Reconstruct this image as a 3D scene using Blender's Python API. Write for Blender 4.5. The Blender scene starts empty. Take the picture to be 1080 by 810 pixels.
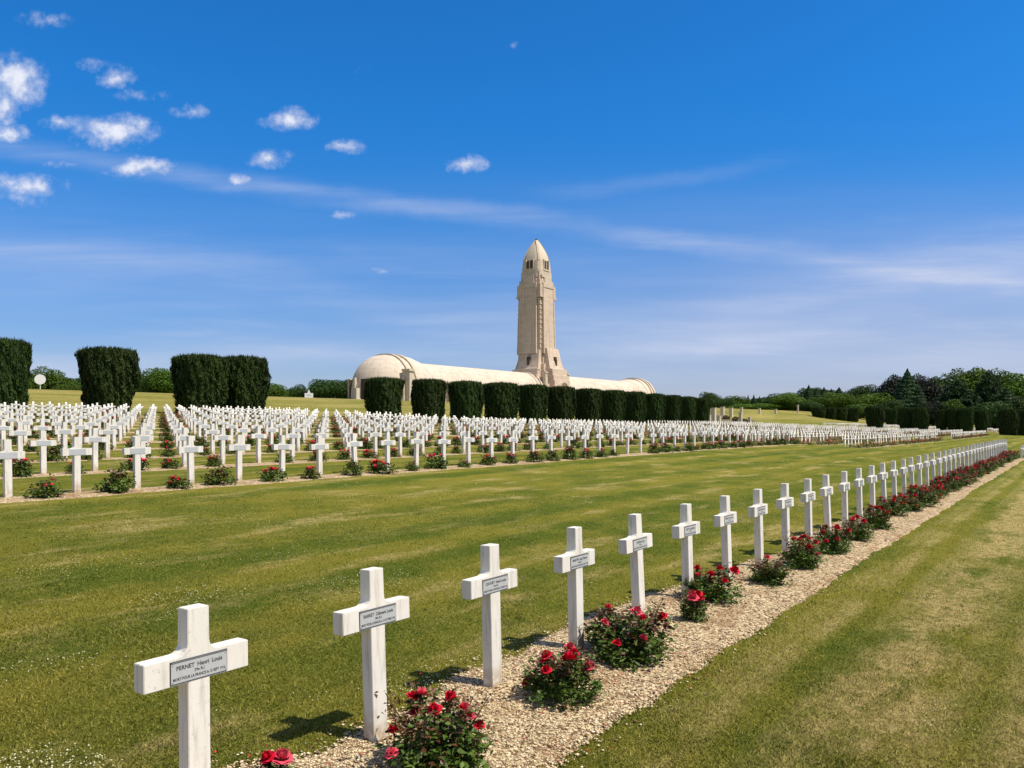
import bpy, bmesh, math, random
import numpy as np
from mathutils import Vector, Matrix

S = bpy.context.scene
C = S.collection
RAD = math.radians
CAMZ = 1.65
HY = 445.0            # image row of the level horizon (1080x810 photo)
F = 840.0
ROT = math.atan2(.813, .582)
CR, SR = math.cos(ROT), math.sin(ROT)
rng = np.random.default_rng(7)
random.seed(7)

# ------------------------------------------------------------------ ground shape
_P = [-3000, -200, -50, -10, 3, 13, 30, 55, 62, 70, 80, 92, 104, 116, 130, 150, 200, 300, 600, 3000]
_B = [-30, -6, -3.9, -2.22, -1.65, -1.12, -.6, .45, .75, 1.2, 2.05, 3.2, 4.05, 4.35, 4.25, 3.5, 1.5, -2, -6, -30]
_T = [-3000, 30, 45, 57, 70, 108, 155, 200, 400, 3000]
_D = [0, 0, -.04, -.70, -.80, -1.0, -1.15, -1.4, -2.2, -12]
def _smooth(xs, ys, a, b, n, sig):
    g = np.linspace(a, b, n); v = np.interp(g, xs, ys)
    st = g[1] - g[0]; k = int(3 * sig / st); w = np.exp(-.5 * (np.arange(-k, k + 1) * st / sig) ** 2); w /= w.sum()
    v2 = np.convolve(np.pad(v, k, mode='edge'), w, mode='valid')
    v2[:k] = v[:k]; v2[-k:] = v[-k:]
    return g, v2
GP, VP_ = _smooth(_P, _B, -300, 700, 4001, 2.2)
GT, VT_ = _smooth(_T, _D, -300, 900, 4801, 2.2)
def H(T, P):
    T = np.asarray(T, float); P = np.asarray(P, float)
    b = np.where((P > -290) & (P < 690), np.interp(P, GP, VP_), np.interp(P, _P, _B))
    d = np.where((T > -290) & (T < 890), np.interp(T, GT, VT_), np.interp(T, _T, _D))
    fade = 1 - np.clip((P - 58) / 34, 0, 1) * np.clip((230 - P) / 60, 0, 1)
    up = np.clip((T - 195) / 60, 0, 1) * np.clip((P - 75) / 25, 0, 1) * .9 * np.clip((260 - P) / 60, 0, 1) * np.clip((430 - T) / 60, 0, 1)
    return b + d * fade + up
def W(T, P): return (T * CR - P * SR, T * SR + P * CR)
def TP(X, Y): return (X * CR + Y * SR, -X * SR + Y * CR)
def gz(T, P): return float(H(T, P)) + CAMZ
def pix(x, Z):                    # a point at depth Z seen in photo column x -> T, P
    return TP((x - 540) / F * Z, Z)
def ground_px(x, y):              # walk the sight line down to the ground
    Z = 1.6 * F / (y - HY)
    for _ in range(30):
        T, P = pix(x, Z); h = -float(H(T, P)); Z = .5 * Z + .5 * h * F / (y - HY)
    return pix(x, Z), Z

# ------------------------------------------------------------------ helpers
def mesh_np(name, v, faces, mats, mi=None, rnd=None, smooth=False):
    """v (N,3); faces (M,k) int array or list of such arrays"""
    if not isinstance(faces, list): faces = [faces]
    faces = [f for f in faces if len(f)]
    me = bpy.data.meshes.new(name)
    me.vertices.add(len(v)); me.vertices.foreach_set('co', np.asarray(v, np.float32).ravel())
    loops = np.concatenate([f.ravel() for f in faces]).astype(np.int32)
    tot = np.concatenate([np.full(len(f), f.shape[1]) for f in faces]).astype(np.int32)
    st = np.concatenate([[0], np.cumsum(tot)[:-1]]).astype(np.int32)
    me.loops.add(len(loops)); me.loops.foreach_set('vertex_index', loops)
    me.polygons.add(len(tot)); me.polygons.foreach_set('loop_start', st); me.polygons.foreach_set('loop_total', tot)
    for m in mats: me.materials.append(m)
    if mi is not None: me.polygons.foreach_set('material_index', np.asarray(mi, np.int32))
    if smooth: me.polygons.foreach_set('use_smooth', np.ones(len(tot), bool))
    if rnd is not None:
        a = me.attributes.new('rnd', 'FLOAT', 'FACE'); a.data.foreach_set('value', np.asarray(rnd, np.float32))
    me.update(calc_edges=True); me.validate()
    return me
def bm_mesh(name, bm, mats, smooth=False):
    me = bpy.data.meshes.new(name); bm.normal_update(); bm.to_mesh(me); bm.free()
    for m in (mats if isinstance(mats, list) else [mats]): me.materials.append(m)
    if smooth:
        for p in me.polygons: p.use_smooth = True
    return me
def link(name, me, parent=None, loc=(0, 0, 0), rot=(0, 0, 0), sc=None):
    o = bpy.data.objects.new(name, me); C.objects.link(o)
    o.parent = parent; o.location = loc; o.rotation_euler = rot
    if sc is not None: o.scale = sc if hasattr(sc, '__len__') else (sc,) * 3
    return o
def tag(o, label=None, cat=None, group=None, kind=None):
    if label: o['label'] = label
    if cat: o['category'] = cat
    if group: o['group'] = group
    if kind: o['kind'] = kind
    return o
def box(bm, x0, x1, y0, y1, z0, z1, mat=0):
    vs = [bm.verts.new(p) for p in ((x0,y0,z0),(x1,y0,z0),(x1,y1,z0),(x0,y1,z0),(x0,y0,z1),(x1,y0,z1),(x1,y1,z1),(x0,y1,z1))]
    for f in ((0,3,2,1),(4,5,6,7),(0,1,5,4),(1,2,6,5),(2,3,7,6),(3,0,4,7)):
        bm.faces.new([vs[i] for i in f]).material_index = mat
def bevel(bm, w, seg=1):
    bmesh.ops.bevel(bm, geom=[e for e in bm.edges if e.is_manifold and e.calc_face_angle(0) > .5], offset=w, segments=seg, affect='EDGES', profile=.5)
def tube_np(pts, radii, n=5):
    pts = np.array(pts, float); V = []; Fc = []
    for i, p in enumerate(pts):
        d = pts[min(i + 1, len(pts) - 1)] - pts[max(i - 1, 0)]; d /= np.linalg.norm(d) + 1e-9
        a = np.cross(d, [0, 0, 1.]) if abs(d[2]) < .95 else np.cross(d, [1., 0, 0]); a /= np.linalg.norm(a); b = np.cross(d, a)
        for k in range(n):
            t = 2 * math.pi * k / n; V.append(p + radii[i] * (math.cos(t) * a + math.sin(t) * b))
    for i in range(len(pts) - 1):
        for k in range(n):
            Fc.append((i*n+k, i*n+(k+1)%n, (i+1)*n+(k+1)%n, (i+1)*n+k))
    return np.array(V), np.array(Fc)
def join_np(parts):
    V = []; Q = []; o = 0
    for v, f in parts:
        V.append(v); Q.append(f + o); o += len(v)
    return np.concatenate(V), np.concatenate(Q)

# ------------------------------------------------------------------ node helpers
class NT:
    def __init__(s, nt): s.nt = nt
    def n(s, t, **k):
        nd = s.nt.nodes.new(t)
        for a, b in k.items(): setattr(nd, a, b)
        return nd
    def put(s, sock, v):
        if hasattr(v, 'is_output') or isinstance(v, bpy.types.NodeSocket): s.nt.links.new(v, sock)
        elif v is not None: sock.default_value = v
    def m(s, op, a, b=None, c=None, clamp=False):
        nd = s.n('ShaderNodeMath', operation=op); nd.use_clamp = clamp
        for i, v in enumerate((a, b, c)):
            if v is not None: s.put(nd.inputs[i], v)
        return nd.outputs[0]
    def noise(s, vec, scale, detail=4, rough=.55, out=0, dist=0):
        nd = s.n('ShaderNodeTexNoise'); s.put(nd.inputs['Vector'], vec); s.put(nd.inputs['Scale'], scale)
        nd.inputs['Detail'].default_value = detail; nd.inputs['Roughness'].default_value = rough; nd.inputs['Distortion'].default_value = dist
        return nd.outputs[out]
    def ramp(s, fac, a, b, lo=0., hi=1.):     # smooth map a..b -> lo..hi
        nd = s.n('ShaderNodeMapRange', interpolation_type='SMOOTHSTEP'); s.put(nd.inputs[0], fac)
        for i, v in zip((1, 2, 3, 4), (a, b, lo, hi)): s.put(nd.inputs[i], v)
        return nd.outputs[0]
    def mix(s, f, a, b, mode='MIX'):
        nd = s.n('ShaderNodeMix', data_type='RGBA', blend_type=mode); s.put(nd.inputs[0], f)
        for i, v in ((6, a), (7, b)): s.put(nd.inputs[i], (*v, 1) if isinstance(v, tuple) and len(v) == 3 else v)
        return nd.outputs[2]
    def scalev(s, vec, sx, sy, sz):
        nd = s.n('ShaderNodeMapping'); s.put(nd.inputs[0], vec); nd.inputs['Scale'].default_value = (sx, sy, sz); return nd.outputs[0]
    def bump(s, h, strength, dist):
        nd = s.n('ShaderNodeBump'); s.put(nd.inputs['Height'], h); nd.inputs['Strength'].default_value = strength; nd.inputs['Distance'].default_value = dist
        return nd.outputs[0]
def newmat(name, rough=.8, spec=.3):
    m = bpy.data.materials.new(name); m.use_nodes = True
    t = NT(m.node_tree); b = m.node_tree.nodes['Principled BSDF']
    b.inputs['Roughness'].default_value = rough; b.inputs['Specular IOR Level'].default_value = spec
    return m, t, b
def setc(t, b, col): t.put(b.inputs['Base Color'], (*col, 1) if isinstance(col, tuple) else col)
def objco(t): return t.n('ShaderNodeTexCoord').outputs['Object']
def attr(t, name='rnd'):
    a = t.n('ShaderNodeAttribute'); a.attribute_name = name; return a.outputs['Fac']

def leafmat(name, c0, c1, c2, rough=.55, spec=.3, scale=.6, trans=.25):
    m, t, b = newmat(name, rough, spec)
    r = attr(t); oi = t.n('ShaderNodeObjectInfo').outputs['Random']
    c = t.mix(t.ramp(r, 0, .75), c0, c1); c = t.mix(t.ramp(r, .8, 1), c, c2)
    nz = t.noise(objco(t), scale, 3)
    c = t.mix(t.ramp(nz, .3, .7, 0., .35), c, c2)
    hs = t.n('ShaderNodeHueSaturation'); t.put(hs.inputs['Value'], t.m('MULTIPLY_ADD', oi, .35, .83)); t.put(hs.inputs['Hue'], t.m('MULTIPLY_ADD', oi, .02, .49)); t.put(hs.inputs['Color'], c)
    setc(t, b, hs.outputs[0])
    if trans:
        tr = t.n('ShaderNodeBsdfTranslucent'); t.put(tr.inputs[0], hs.outputs[0]); mx = t.n('ShaderNodeMixShader'); mx.inputs[0].default_value = trans
        t.put(mx.inputs[1], b.outputs[0]); t.put(mx.inputs[2], tr.outputs[0])
        out = m.node_tree.nodes['Material Output']; t.put(out.inputs[0], mx.outputs[0])
    return m

# ------------------------------------------------------------------ lawn material (T,P object space)
def lawn_color(t, blade=False):
    co = objco(t)
    sx = t.n('ShaderNodeSeparateXYZ'); t.put(sx.inputs[0], co); T, P = sx.outputs[0], sx.outputs[1]
    warp = t.m('MULTIPLY', t.m('SUBTRACT', t.noise(t.scalev(co, .12, .3, 0), 1.0, 3), .5), 2.0)
    Pw = t.m('ADD', P, warp)
    st = t.ramp(t.m('SINE', t.m('MULTIPLY', Pw, 2 * math.pi / 1.5)), -.8, .8)
    st2 = t.ramp(t.noise(t.scalev(co, .03, .75, 0), 1.0, 3, .5), .38, .60)
    green = t.mix(t.noise(co, 1.7, 4), (.040, .086, .003), (.080, .132, .004))
    olive = t.mix(t.noise(co, 2.6, 4), (.155, .165, .012), (.265, .235, .032))
    f = t.m('MULTIPLY', t.m('MULTIPLY_ADD', st, .50, t.m('MULTIPLY', st2, .55)), t.ramp(t.noise(t.scalev(co, .25, .7, 0), 1.0, 4), .30, .60, .5, 1.1))
    f = t.m('ADD', f, t.m('MULTIPLY', t.m('SUBTRACT', t.noise(co, 7, 6, .7), .5), 1.5))
    f = t.m('ADD', f, t.m('MULTIPLY', t.m('SUBTRACT', t.noise(co, 1.1, 4, .6), .49), 2.1), clamp=True)
    c = t.mix(f, green, olive)
    # worn dry strips on the near path of grass
    def band(p0, w): return t.ramp(t.m('ABSOLUTE', t.m('SUBTRACT', t.m('MULTIPLY_ADD', warp, .22, P), p0)), w, w * .25)
    dry = t.m('MAXIMUM', t.m('MAXIMUM', band(.95, .55), t.m('MULTIPLY', band(.12, .42), .85)), t.m('MULTIPLY', band(1.72, .16), .6))
    lines = t.m('MULTIPLY', t.ramp(t.m('SINE', t.m('MULTIPLY_ADD', t.m('MULTIPLY_ADD', warp, .06, P), 2 * math.pi / .62, .8)), .1, .9, 0, .42), t.ramp(P, 2.1, 1.9))
    dry = t.m('MAXIMUM', dry, lines)
    dry = t.m('MULTIPLY', dry, t.ramp(t.noise(t.scalev(co, .5, 1.3, 0), 1.3, 5, .68), .34, .58))
    dryl = t.m('MULTIPLY', t.ramp(t.noise(t.scalev(co, .45, 1.5, 0), 1.0, 5, .65), .50, .68), t.m('MULTIPLY_ADD', st2, .5, .35))
    nearP = t.ramp(P, 2.0, 2.6)
    dry = t.m('MAXIMUM', dry, t.m('MULTIPLY', dryl, nearP), clamp=True)
    bank = t.ramp(P, 62, 74)
    dry = t.m('MAXIMUM', dry, t.m('MULTIPLY', bank, t.ramp(t.noise(t.scalev(co, .03, .12, 0), 1., 4), .35, .65, .1, .65)))
    straw = t.mix(t.noise(co, 14, 4), (.38, .29, .095), (.68, .53, .25))
    dry = t.m('MULTIPLY', dry, t.ramp(t.noise(co, 9, 6, .75), .34, .58, .25, 1.15), clamp=True)
    c = t.mix(t.m('MULTIPLY', dry, .95), c, straw)
    # lush patches with clover
    lush = t.ramp(t.noise(t.scalev(co, .45, .8, 0), .8, 3), .58, .70)
    c = t.mix(t.m('MULTIPLY', lush, .55), c, (.036, .084, .004))
    return t, c, co, P
m_lawn, t, b = newmat('lawn', .95, .02)
t, c, co, P = lawn_color(t)
fine = t.noise(co, 60, 6, .75)
c2 = t.mix(t.ramp(fine, .38, .64), t.mix(.50, c, (0.012, .016, .002)), t.mix(.18, c, (.50, .46, .14)))
setc(t, b, c2)
t.put(b.inputs['Normal'], t.bump(t.m('ADD', t.noise(co, 45, 6, .8), t.m('MULTIPLY', t.noise(co, 6, 3), .8)), .9, .03))
m_blade, t, b = newmat('grass_blade', .85, .02)
t, c, co, P = lawn_color(t)
r = attr(t)
c = t.mix(t.ramp(r, 0., 1.), t.mix(.48, c, (.01, .018, .003)), t.mix(.34, c, (.62, .54, .17)))
setc(t, b, c)
tr = t.n('ShaderNodeBsdfTranslucent'); t.put(tr.inputs[0], c); mx = t.n('ShaderNodeMixShader'); mx.inputs[0].default_value = .25
t.put(mx.inputs[1], b.outputs[0]); t.put(mx.inputs[2], tr.outputs[0]); t.put(m_blade.node_tree.nodes['Material Output'].inputs[0], mx.outputs[0])

m_clover, t, b = newmat('clover_white', .8, .1)
setc(t, b, t.mix(attr(t), (.46, .47, .22), (.72, .71, .50)))
m_petal, t, b = newmat('rose_petal', .5, .2)
r = attr(t); oi = t.n('ShaderNodeObjectInfo').outputs['Random']
c = t.mix(r, (.36, .004, .014), (.70, .012, .045)); c = t.mix(t.ramp(oi, .55, 1, 0, .55), c, (.78, .16, .22)); setc(t, b, c)
m_petal_far, t, b = newmat('rose_blooms_distant', .55, .2)
r = attr(t); setc(t, b, t.mix(r, (.36, .006, .014), (.72, .025, .05)))

m_gravel, t, b = newmat('gravel_mulch', .95, .1)
co = objco(t)
vo = t.n('ShaderNodeTexVoronoi'); t.put(vo.inputs['Vector'], t.n('ShaderNodeVectorMath', operation='ADD').outputs[0]); vo.inputs['Scale'].default_value = 42
va = vo.inputs['Vector'].links[0].from_node; t.put(va.inputs[0], co); t.put(va.inputs[1], t.n('ShaderNodeVectorMath', operation='SCALE').outputs[0])
vs_ = va.inputs[1].links[0].from_node; t.put(vs_.inputs[0], t.noise(co, 20, 3, .6, out=1)); vs_.inputs['Scale'].default_value = .03
sv = t.n('ShaderNodeSeparateColor'); t.put(sv.inputs[0], vo.outputs['Color'])
c = t.mix(sv.outputs[0], (.38, .285, .155), (.62, .51, .33))
c = t.mix(t.ramp(sv.outputs[1], .72, .86), c, (.17, .10, .055))
c = t.mix(t.ramp(vo.outputs['Distance'], .45, .8, 0, .7), c, (.10, .065, .035))
c = t.mix(t.m('MULTIPLY', t.ramp(t.noise(co, 2.6, 5, .65), .50, .66), .65), c, (.22, .12, .055))
setc(t, b, c); t.put(b.inputs['Normal'], t.bump(t.m('SUBTRACT', 1.0, vo.outputs['Distance']), .8, .012))
m_chip, t, b = newmat('gravel_chip', .9, .1)
r = attr(t); c = t.mix(t.ramp(r, 0, .7), (.38, .285, .155), (.70, .59, .39)); c = t.mix(t.ramp(r, .74, .84), c, (.17, .10, .055)); setc(t, b, c)

m_white, t, b = newmat('white_painted_concrete', .62, .25)
co = objco(t); oi = t.n('ShaderNodeObjectInfo').outputs['Random']
sh = t.n('ShaderNodeVectorMath', operation='ADD'); t.put(sh.inputs[0], co); cb = t.n('ShaderNodeCombineXYZ'); t.put(cb.inputs[0], t.m('MULTIPLY', oi, 37)); t.put(cb.inputs[1], t.m('MULTIPLY', oi, 11)); t.put(sh.inputs[1], cb.outputs[0])
cc = sh.outputs[0]; sz = t.n('ShaderNodeSeparateXYZ'); t.put(sz.inputs[0], co)
c = t.mix(t.noise(cc, 5, 5), (.64, .615, .55), (.78, .76, .70))
c = t.mix(t.ramp(t.noise(t.scalev(cc, 30, 30, 3.5), 1, 4, .6), .48, .70, 0, .5), c, (.38, .345, .29))
c = t.mix(t.ramp(t.noise(cc, 42, 5, .7), .60, .72, 0, .6), c, (.27, .255, .22))
c = t.mix(t.m('MULTIPLY', t.ramp(sz.outputs[2], .20, .0), t.ramp(t.noise(cc, 14, 4), .30, .60)), c, (.40, .31, .20))
setc(t, b, c); t.put(b.inputs['Normal'], t.bump(t.noise(cc, 90, 4), .25, .003))
m_white_far, t, b = newmat('white_paint_distant', .7, .2)
setc(t, b, t.mix(attr(t), (.62, .60, .54), (.80, .78, .71)))
m_plate, t, b = newmat('plaque_grey', .45, .4)
setc(t, b, t.mix(t.noise(objco(t), 30, 4), (.46, .48, .49), (.58, .60, .61))); b.inputs['Metallic'].default_value = .25
m_ink, t, b = newmat('plaque_dark', .6, .2); setc(t, b, (.05, .05, .055))
m_band, t, b = newmat('plaque_border_grey', .6, .2); setc(t, b, (.16, .165, .17))  # dark frame border along the plaque top, shared by its screws

def stone(name, c0, c1, jh=.6, blocky=True):
    m, t, b = newmat(name, .88, .15); co = objco(t)
    br = t.n('ShaderNodeTexBrick'); t.put(br.inputs['Vector'], t.n('ShaderNodeCombineXYZ').outputs[0])
    cb = br.inputs['Vector'].links[0].from_node; s3 = t.n('ShaderNodeSeparateXYZ'); t.put(s3.inputs[0], co)
    t.put(cb.inputs[0], t.m('ADD', s3.outputs[0], s3.outputs[1])); t.put(cb.inputs[1], s3.outputs[2])
    br.inputs['Scale'].default_value = 1; br.inputs['Brick Width'].default_value = jh * 2.2; br.inputs['Row Height'].default_value = jh
    br.inputs['Mortar Size'].default_value = .02; br.inputs['Color1'].default_value = (1, 1, 1, 1); br.inputs['Color2'].default_value = (.88, .87, .85, 1); br.inputs['Mortar'].default_value = (.70, .67, .62, 1)
    c = t.mix(t.noise(co, .35, 5), c0, c1)
    c = t.mix(t.ramp(t.noise(t.scalev(co, 1.6, 1.6, .10), 1, 5, .65), .48, .72, 0, .55), c, tuple(x * .62 for x in c0))
    c = t.mix(1.0, c, br.outputs[0], 'MULTIPLY'); setc(t, b, c)
    return m
m_stone = stone('warm_limestone', (.54, .435, .34), (.66, .545, .44))
m_vault = stone('pale_vault_concrete', (.55, .475, .385), (.67, .59, .49), .9)
m_pavst = stone('pavilion_limestone', (.55, .46, .365), (.64, .55, .44), .6)
m_dark, t, b = newmat('opening_dark', .8, .1); setc(t, b, (.09, .062, .045))
m_win, t, b = newmat('window_glass', .2, .5); setc(t, b, (.04, .035, .035))
m_cream, t, b = newmat('cream_stone', .8, .2); setc(t, b, t.mix(t.noise(objco(t), 2, 4), (.50, .43, .33), (.60, .53, .42)))
m_sign, t, b = newmat('white_sign_paint', .5, .3); setc(t, b, t.mix(t.noise(objco(t), 4, 3), (.74, .74, .74), (.82, .82, .82)))
m_signtext, t, b = newmat('sign_grey_ink', .6, .2); setc(t, b, (.30, .32, .36))
m_bark, t, b = newmat('bark', .9, .1); setc(t, b, t.mix(t.noise(t.scalev(objco(t), 4, 4, .8), 2, 4), (.06, .042, .03), (.14, .10, .07)))
m_stem, t, b = newmat('rose_stem', .7, .2); setc(t, b, t.mix(t.noise(objco(t), 12, 2), (.05, .07, .02), (.14, .06, .035)))

m_yew = leafmat('yew_foliage', (.010, .024, .006), (.026, .052, .010), (.060, .092, .016), .6, .15, .9, .12)
_n = m_yew.node_tree; _t = NT(_n); _b = _n.nodes['Principled BSDF']; _src = _b.inputs['Base Color'].links[0].from_socket
_cl = _t.ramp(_t.noise(objco(_t), 1.6, 5, .7), .50, .70, 0, .6); _mx = _t.mix(_cl, _src, (.075, .105, .020)); _mx = _t.mix(_t.ramp(_t.noise(objco(_t), 3.1, 4, .6), .66, .74, 0, .7), _mx, (.10, .055, .02)); _t.put(_b.inputs['Base Color'], _mx)
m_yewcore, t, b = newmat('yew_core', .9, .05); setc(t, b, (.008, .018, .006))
m_oak = leafmat('broadleaf_green', (.038, .078, .009), (.070, .125, .012), (.110, .165, .018), .6, .15, .12, .2)
m_lime = leafmat('broadleaf_bright', (.055, .115, .010), (.090, .165, .014), (.13, .20, .022), .6, .15, .12, .2)
m_darkleaf = leafmat('broadleaf_dark', (.022, .050, .010), (.038, .080, .014), (.062, .105, .018), .6, .15, .12, .15)
m_beech = leafmat('copper_beech', (.012, .019, .012), (.021, .029, .016), (.036, .040, .020), .6, .2, .12, .15)
m_fir = leafmat('conifer_green', (.016, .040, .014), (.028, .064, .020), (.050, .092, .026), .6, .15, .12, .1)
m_rose = leafmat('rose_leaf', (.032, .068, .007), (.075, .140, .014), (.18, .27, .045), .5, .3, 5, .2)
m_rosered = leafmat('rose_young_leaf', (.060, .022, .010), (.125, .050, .022), (.16, .10, .035), .45, .35, 5, .2)

# ------------------------------------------------------------------ ground sheet
def knots(segs):
    out = []
    for a, b_, s in segs: out += list(np.arange(a, b_, s))
    return np.array(out + [segs[-1][1]], float)
kt = knots([(-2500, -500, 250), (-500, -60, 40), (-60, -6, 3), (-6, 70, .75), (70, 200, 2.5), (200, 500, 15), (500, 3000, 180)])
kp = knots([(-2500, -500, 250), (-500, -60, 40), (-60, -8, 2), (-8, 66, .75), (66, 170, 2), (170, 700, 20), (700, 3000, 190)])
TT, PP = np.meshgrid(kt, kp, indexing='ij')
V = np.stack([TT, PP, H(TT, PP) + CAMZ], -1).reshape(-1, 3)
a = (np.arange(len(kt) - 1)[:, None] * len(kp) + np.arange(len(kp) - 1)[None]).ravel()
Q = np.stack([a, a + len(kp), a + len(kp) + 1, a + 1], -1)
g = link('ground', mesh_np('ground', V, Q, [m_lawn], smooth=True), rot=(0, 0, ROT)); tag(g, kind='structure', label='mown striped grass lawn rising to a bank')

# ------------------------------------------------------------------ value noise for edges
def vnoise(x, seed=0):
    x = np.asarray(x, float); i = np.floor(x).astype(int); f = x - i; f = f * f * (3 - 2 * f)
    h = lambda k: np.mod(np.sin((k + seed * 57.3) * 12.9898) * 43758.5453, 1.0)
    return h(i) * (1 - f) + h(i + 1) * f - .5
def vnoise2(x, y, seed=0):
    x = np.asarray(x, float); y = np.asarray(y, float); i = np.floor(x); j = np.floor(y); fx = x - i; fy = y - j
    fx = fx * fx * (3 - 2 * fx); fy = fy * fy * (3 - 2 * fy)
    h = lambda a, b_: np.mod(np.sin(a * 127.1 + b_ * 311.7 + seed * 74.7) * 43758.5453, 1.0)
    return (h(i, j) * (1 - fx) + h(i + 1, j) * fx) * (1 - fy) + (h(i, j + 1) * (1 - fx) + h(i + 1, j + 1) * fx) * fy - .5
FG_P = 2.96
def bed_lo(T): return FG_P - .86 - .05 * np.exp(-np.maximum(T - 2, 0) / 5) + .05 * vnoise(T * .55, 1) + .06 * vnoise(T * 2.1, 2) + .05 * vnoise(T * 9, 3) + .02 * vnoise(T * 31, 33)
def bed_hi(T): return FG_P + .30 + .22 * vnoise(T * .7, 4) + .14 * vnoise(T * 2.6, 5) + .05 * vnoise(T * 9, 6)
def strip(Ts, lo, hi, n, off, bumpy=0):
    s = np.linspace(0, 1, n)[None]; P_ = lo[:, None] * (1 - s) + hi[:, None] * s; T_ = np.repeat(Ts[:, None], n, 1)
    z = H(T_, P_) + CAMZ + off
    if bumpy: z = z + bumpy * (vnoise2(T_ * 6, P_ * 6, 2) + .5) * np.sin(s * math.pi) ** .5
    z[:, 0] -= off + .012; z[:, -1] -= off + .012
    v = np.stack([T_, P_, z], -1).reshape(-1, 3)
    a = (np.arange(len(Ts) - 1)[:, None] * n + np.arange(n - 1)[None]).ravel()
    return v, np.stack([a, a + n, a + n + 1, a + 1], -1)
parts = []
Ts = np.concatenate([np.arange(-2, 12, .06), np.arange(12, 46.2, .2)])
parts.append(strip(Ts, bed_lo(Ts), bed_hi(Ts), 14, .008, .022))
Ts = np.arange(56.6, 101, .5); parts.append(strip(Ts, bed_lo(Ts), bed_hi(Ts), 4, .015))
v, q = join_np(parts)
tag(link('gravel_bed', mesh_np('gravel_bed', v, q, [m_gravel], smooth=True), rot=(0, 0, ROT)), 'beige gravel and chip bed along the near row of crosses', kind='structure')
A0, DP = 13.08, 3.4
NROW = 13
ROWP = [A0 + DP * j for j in range(NROW)]
BLK = [('A', None, 45.2), ('B', 57.0, 99.6), ('C', 111.0, 154.6), ('E', 212.0, 254.0)]
for j, P0 in enumerate(ROWP):
    parts = []
    for nm, t0, t1 in BLK:
        t0_ = max(-1, .36 * P0 - 3) if t0 is None else t0 - .5
        Ts = np.arange(t0_, t1 + .6, .25 if nm == 'A' else .8)
        lo = P0 - .72 + .16 * vnoise(Ts * .8, j + 9) + .1 * vnoise(Ts * 3, j + 19); hi = P0 + .26 + .16 * vnoise(Ts * .9, j + 29)
        parts.append(strip(Ts, lo, hi, 5, .010 if j < 4 else .03))
    v, q = join_np(parts)
    tag(link('gravel_bed', mesh_np('gravel_bed_row', v, q, [m_gravel], smooth=True), rot=(0, 0, ROT)), 'beige gravel bed under a row of crosses across the lawn', kind='structure')

# ------------------------------------------------------------------ scattered grass, clover, chips
def sample_view(n, ymin, ymax, xm=140, ybias=1.0, hfun=None):
    x = rng.uniform(-xm, 1080 + xm, n); y = ymin + (ymax - ymin) * rng.random(n) ** ybias
    Z = 1.6 * F / (y - HY)
    for _ in range(12):
        X = (x - 540) / F * Z; T_, P_ = TP(X, Z); Z = .5 * Z - .5 * H(T_, P_) * F / (y - HY)
    X = (x - 540) / F * Z
    return (*TP(X, Z), Z)
def inbed(T_, P_, m=.0): return (P_ > bed_lo(T_) + m) & (P_ < bed_hi(T_) - m)
n = 420000
T_, P_, Z_ = sample_view(n, 520, 900)
k = (~inbed(T_, P_, .03) | (~inbed(T_, P_, .16) & (vnoise2(T_ * 8, P_ * 8, 21) > .12)) | (inbed(T_, P_) & (vnoise2(T_ * 5, P_ * 5, 23) > .44))) & (P_ < 12.2); T_, P_, Z_ = T_[k], P_[k], Z_[k]; n = len(T_)
hgt = rng.uniform(.010, .026, n) * (1 + .9 * (np.clip(vnoise2(T_ * 3, P_ * 3, 3), 0, .5))) ; wd = rng.uniform(.0018, .0034, n) * (1 + Z_ / 9)
an = rng.uniform(0, 2 * math.pi, n); le = rng.uniform(0, 1.6, n) * hgt; hgt = hgt * rng.uniform(.5, 1, n); la = rng.uniform(0, 2 * math.pi, n)
base = np.stack([T_, P_, H(T_, P_) + CAMZ - .003], -1)
dx = np.stack([np.cos(an), np.sin(an), 0 * an], -1) * wd[:, None]
tip = base + np.stack([np.cos(la) * le, np.sin(la) * le, hgt], -1)
V = np.stack([base - dx, base + dx, tip], 1).reshape(-1, 3)
rn = np.clip(rng.beta(1.3, 1.3, n) + .25 * vnoise2(T_ * 7, P_ * 7, 5), 0, 1)
tag(link('grass', mesh_np('grass', V, np.arange(3 * n).reshape(-1, 3), [m_blade], rnd=rn), rot=(0, 0, ROT)), 'short mown grass blades of the lawn near the crosses', 'grass', kind='stuff')

def blobs(T_, P_, r, z, mat, name, rnd, squash=.7):
    n = len(T_); c = np.stack([T_, P_, z], -1)
    d = np.array([(1,0,0),(0,1,0),(-1,0,0),(0,-1,0),(0,0,1),(0,0,-1)], float)
    dd = d[None] * r[:, None, None] * rng.uniform(.6, 1.3, (n, 6, 1)); dd[:, :, 2] *= squash
    an = rng.uniform(0, 6.3, n)[:, None]; x = dd[:, :, 0] * np.cos(an) - dd[:, :, 1] * np.sin(an); y = dd[:, :, 0] * np.sin(an) + dd[:, :, 1] * np.cos(an)
    dd = np.stack([x, y, dd[:, :, 2]], -1)
    V = (c[:, None] + dd).reshape(-1, 3)
    f = np.array([(0,1,4),(1,2,4),(2,3,4),(3,0,4),(1,0,5),(2,1,5),(3,2,5),(0,3,5)])
    Fc = (np.arange(n)[:, None, None] * 6 + f[None]).reshape(-1, 3)
    return mesh_np(name, V, Fc, [mat], rnd=np.repeat(rnd, 8))
T_, P_, Z_ = sample_view(85000, 486, 860, 100, 1.25)
nz = vnoise2(T_ * .75, P_ * 1.3, 11) + .6 * vnoise2(T_ * 2.3, P_ * 3.0, 12)
nz = np.where(P_ < 2.2, nz - .0 - .22 * np.exp(-((P_ - .9) / .4) ** 2), nz)
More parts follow.
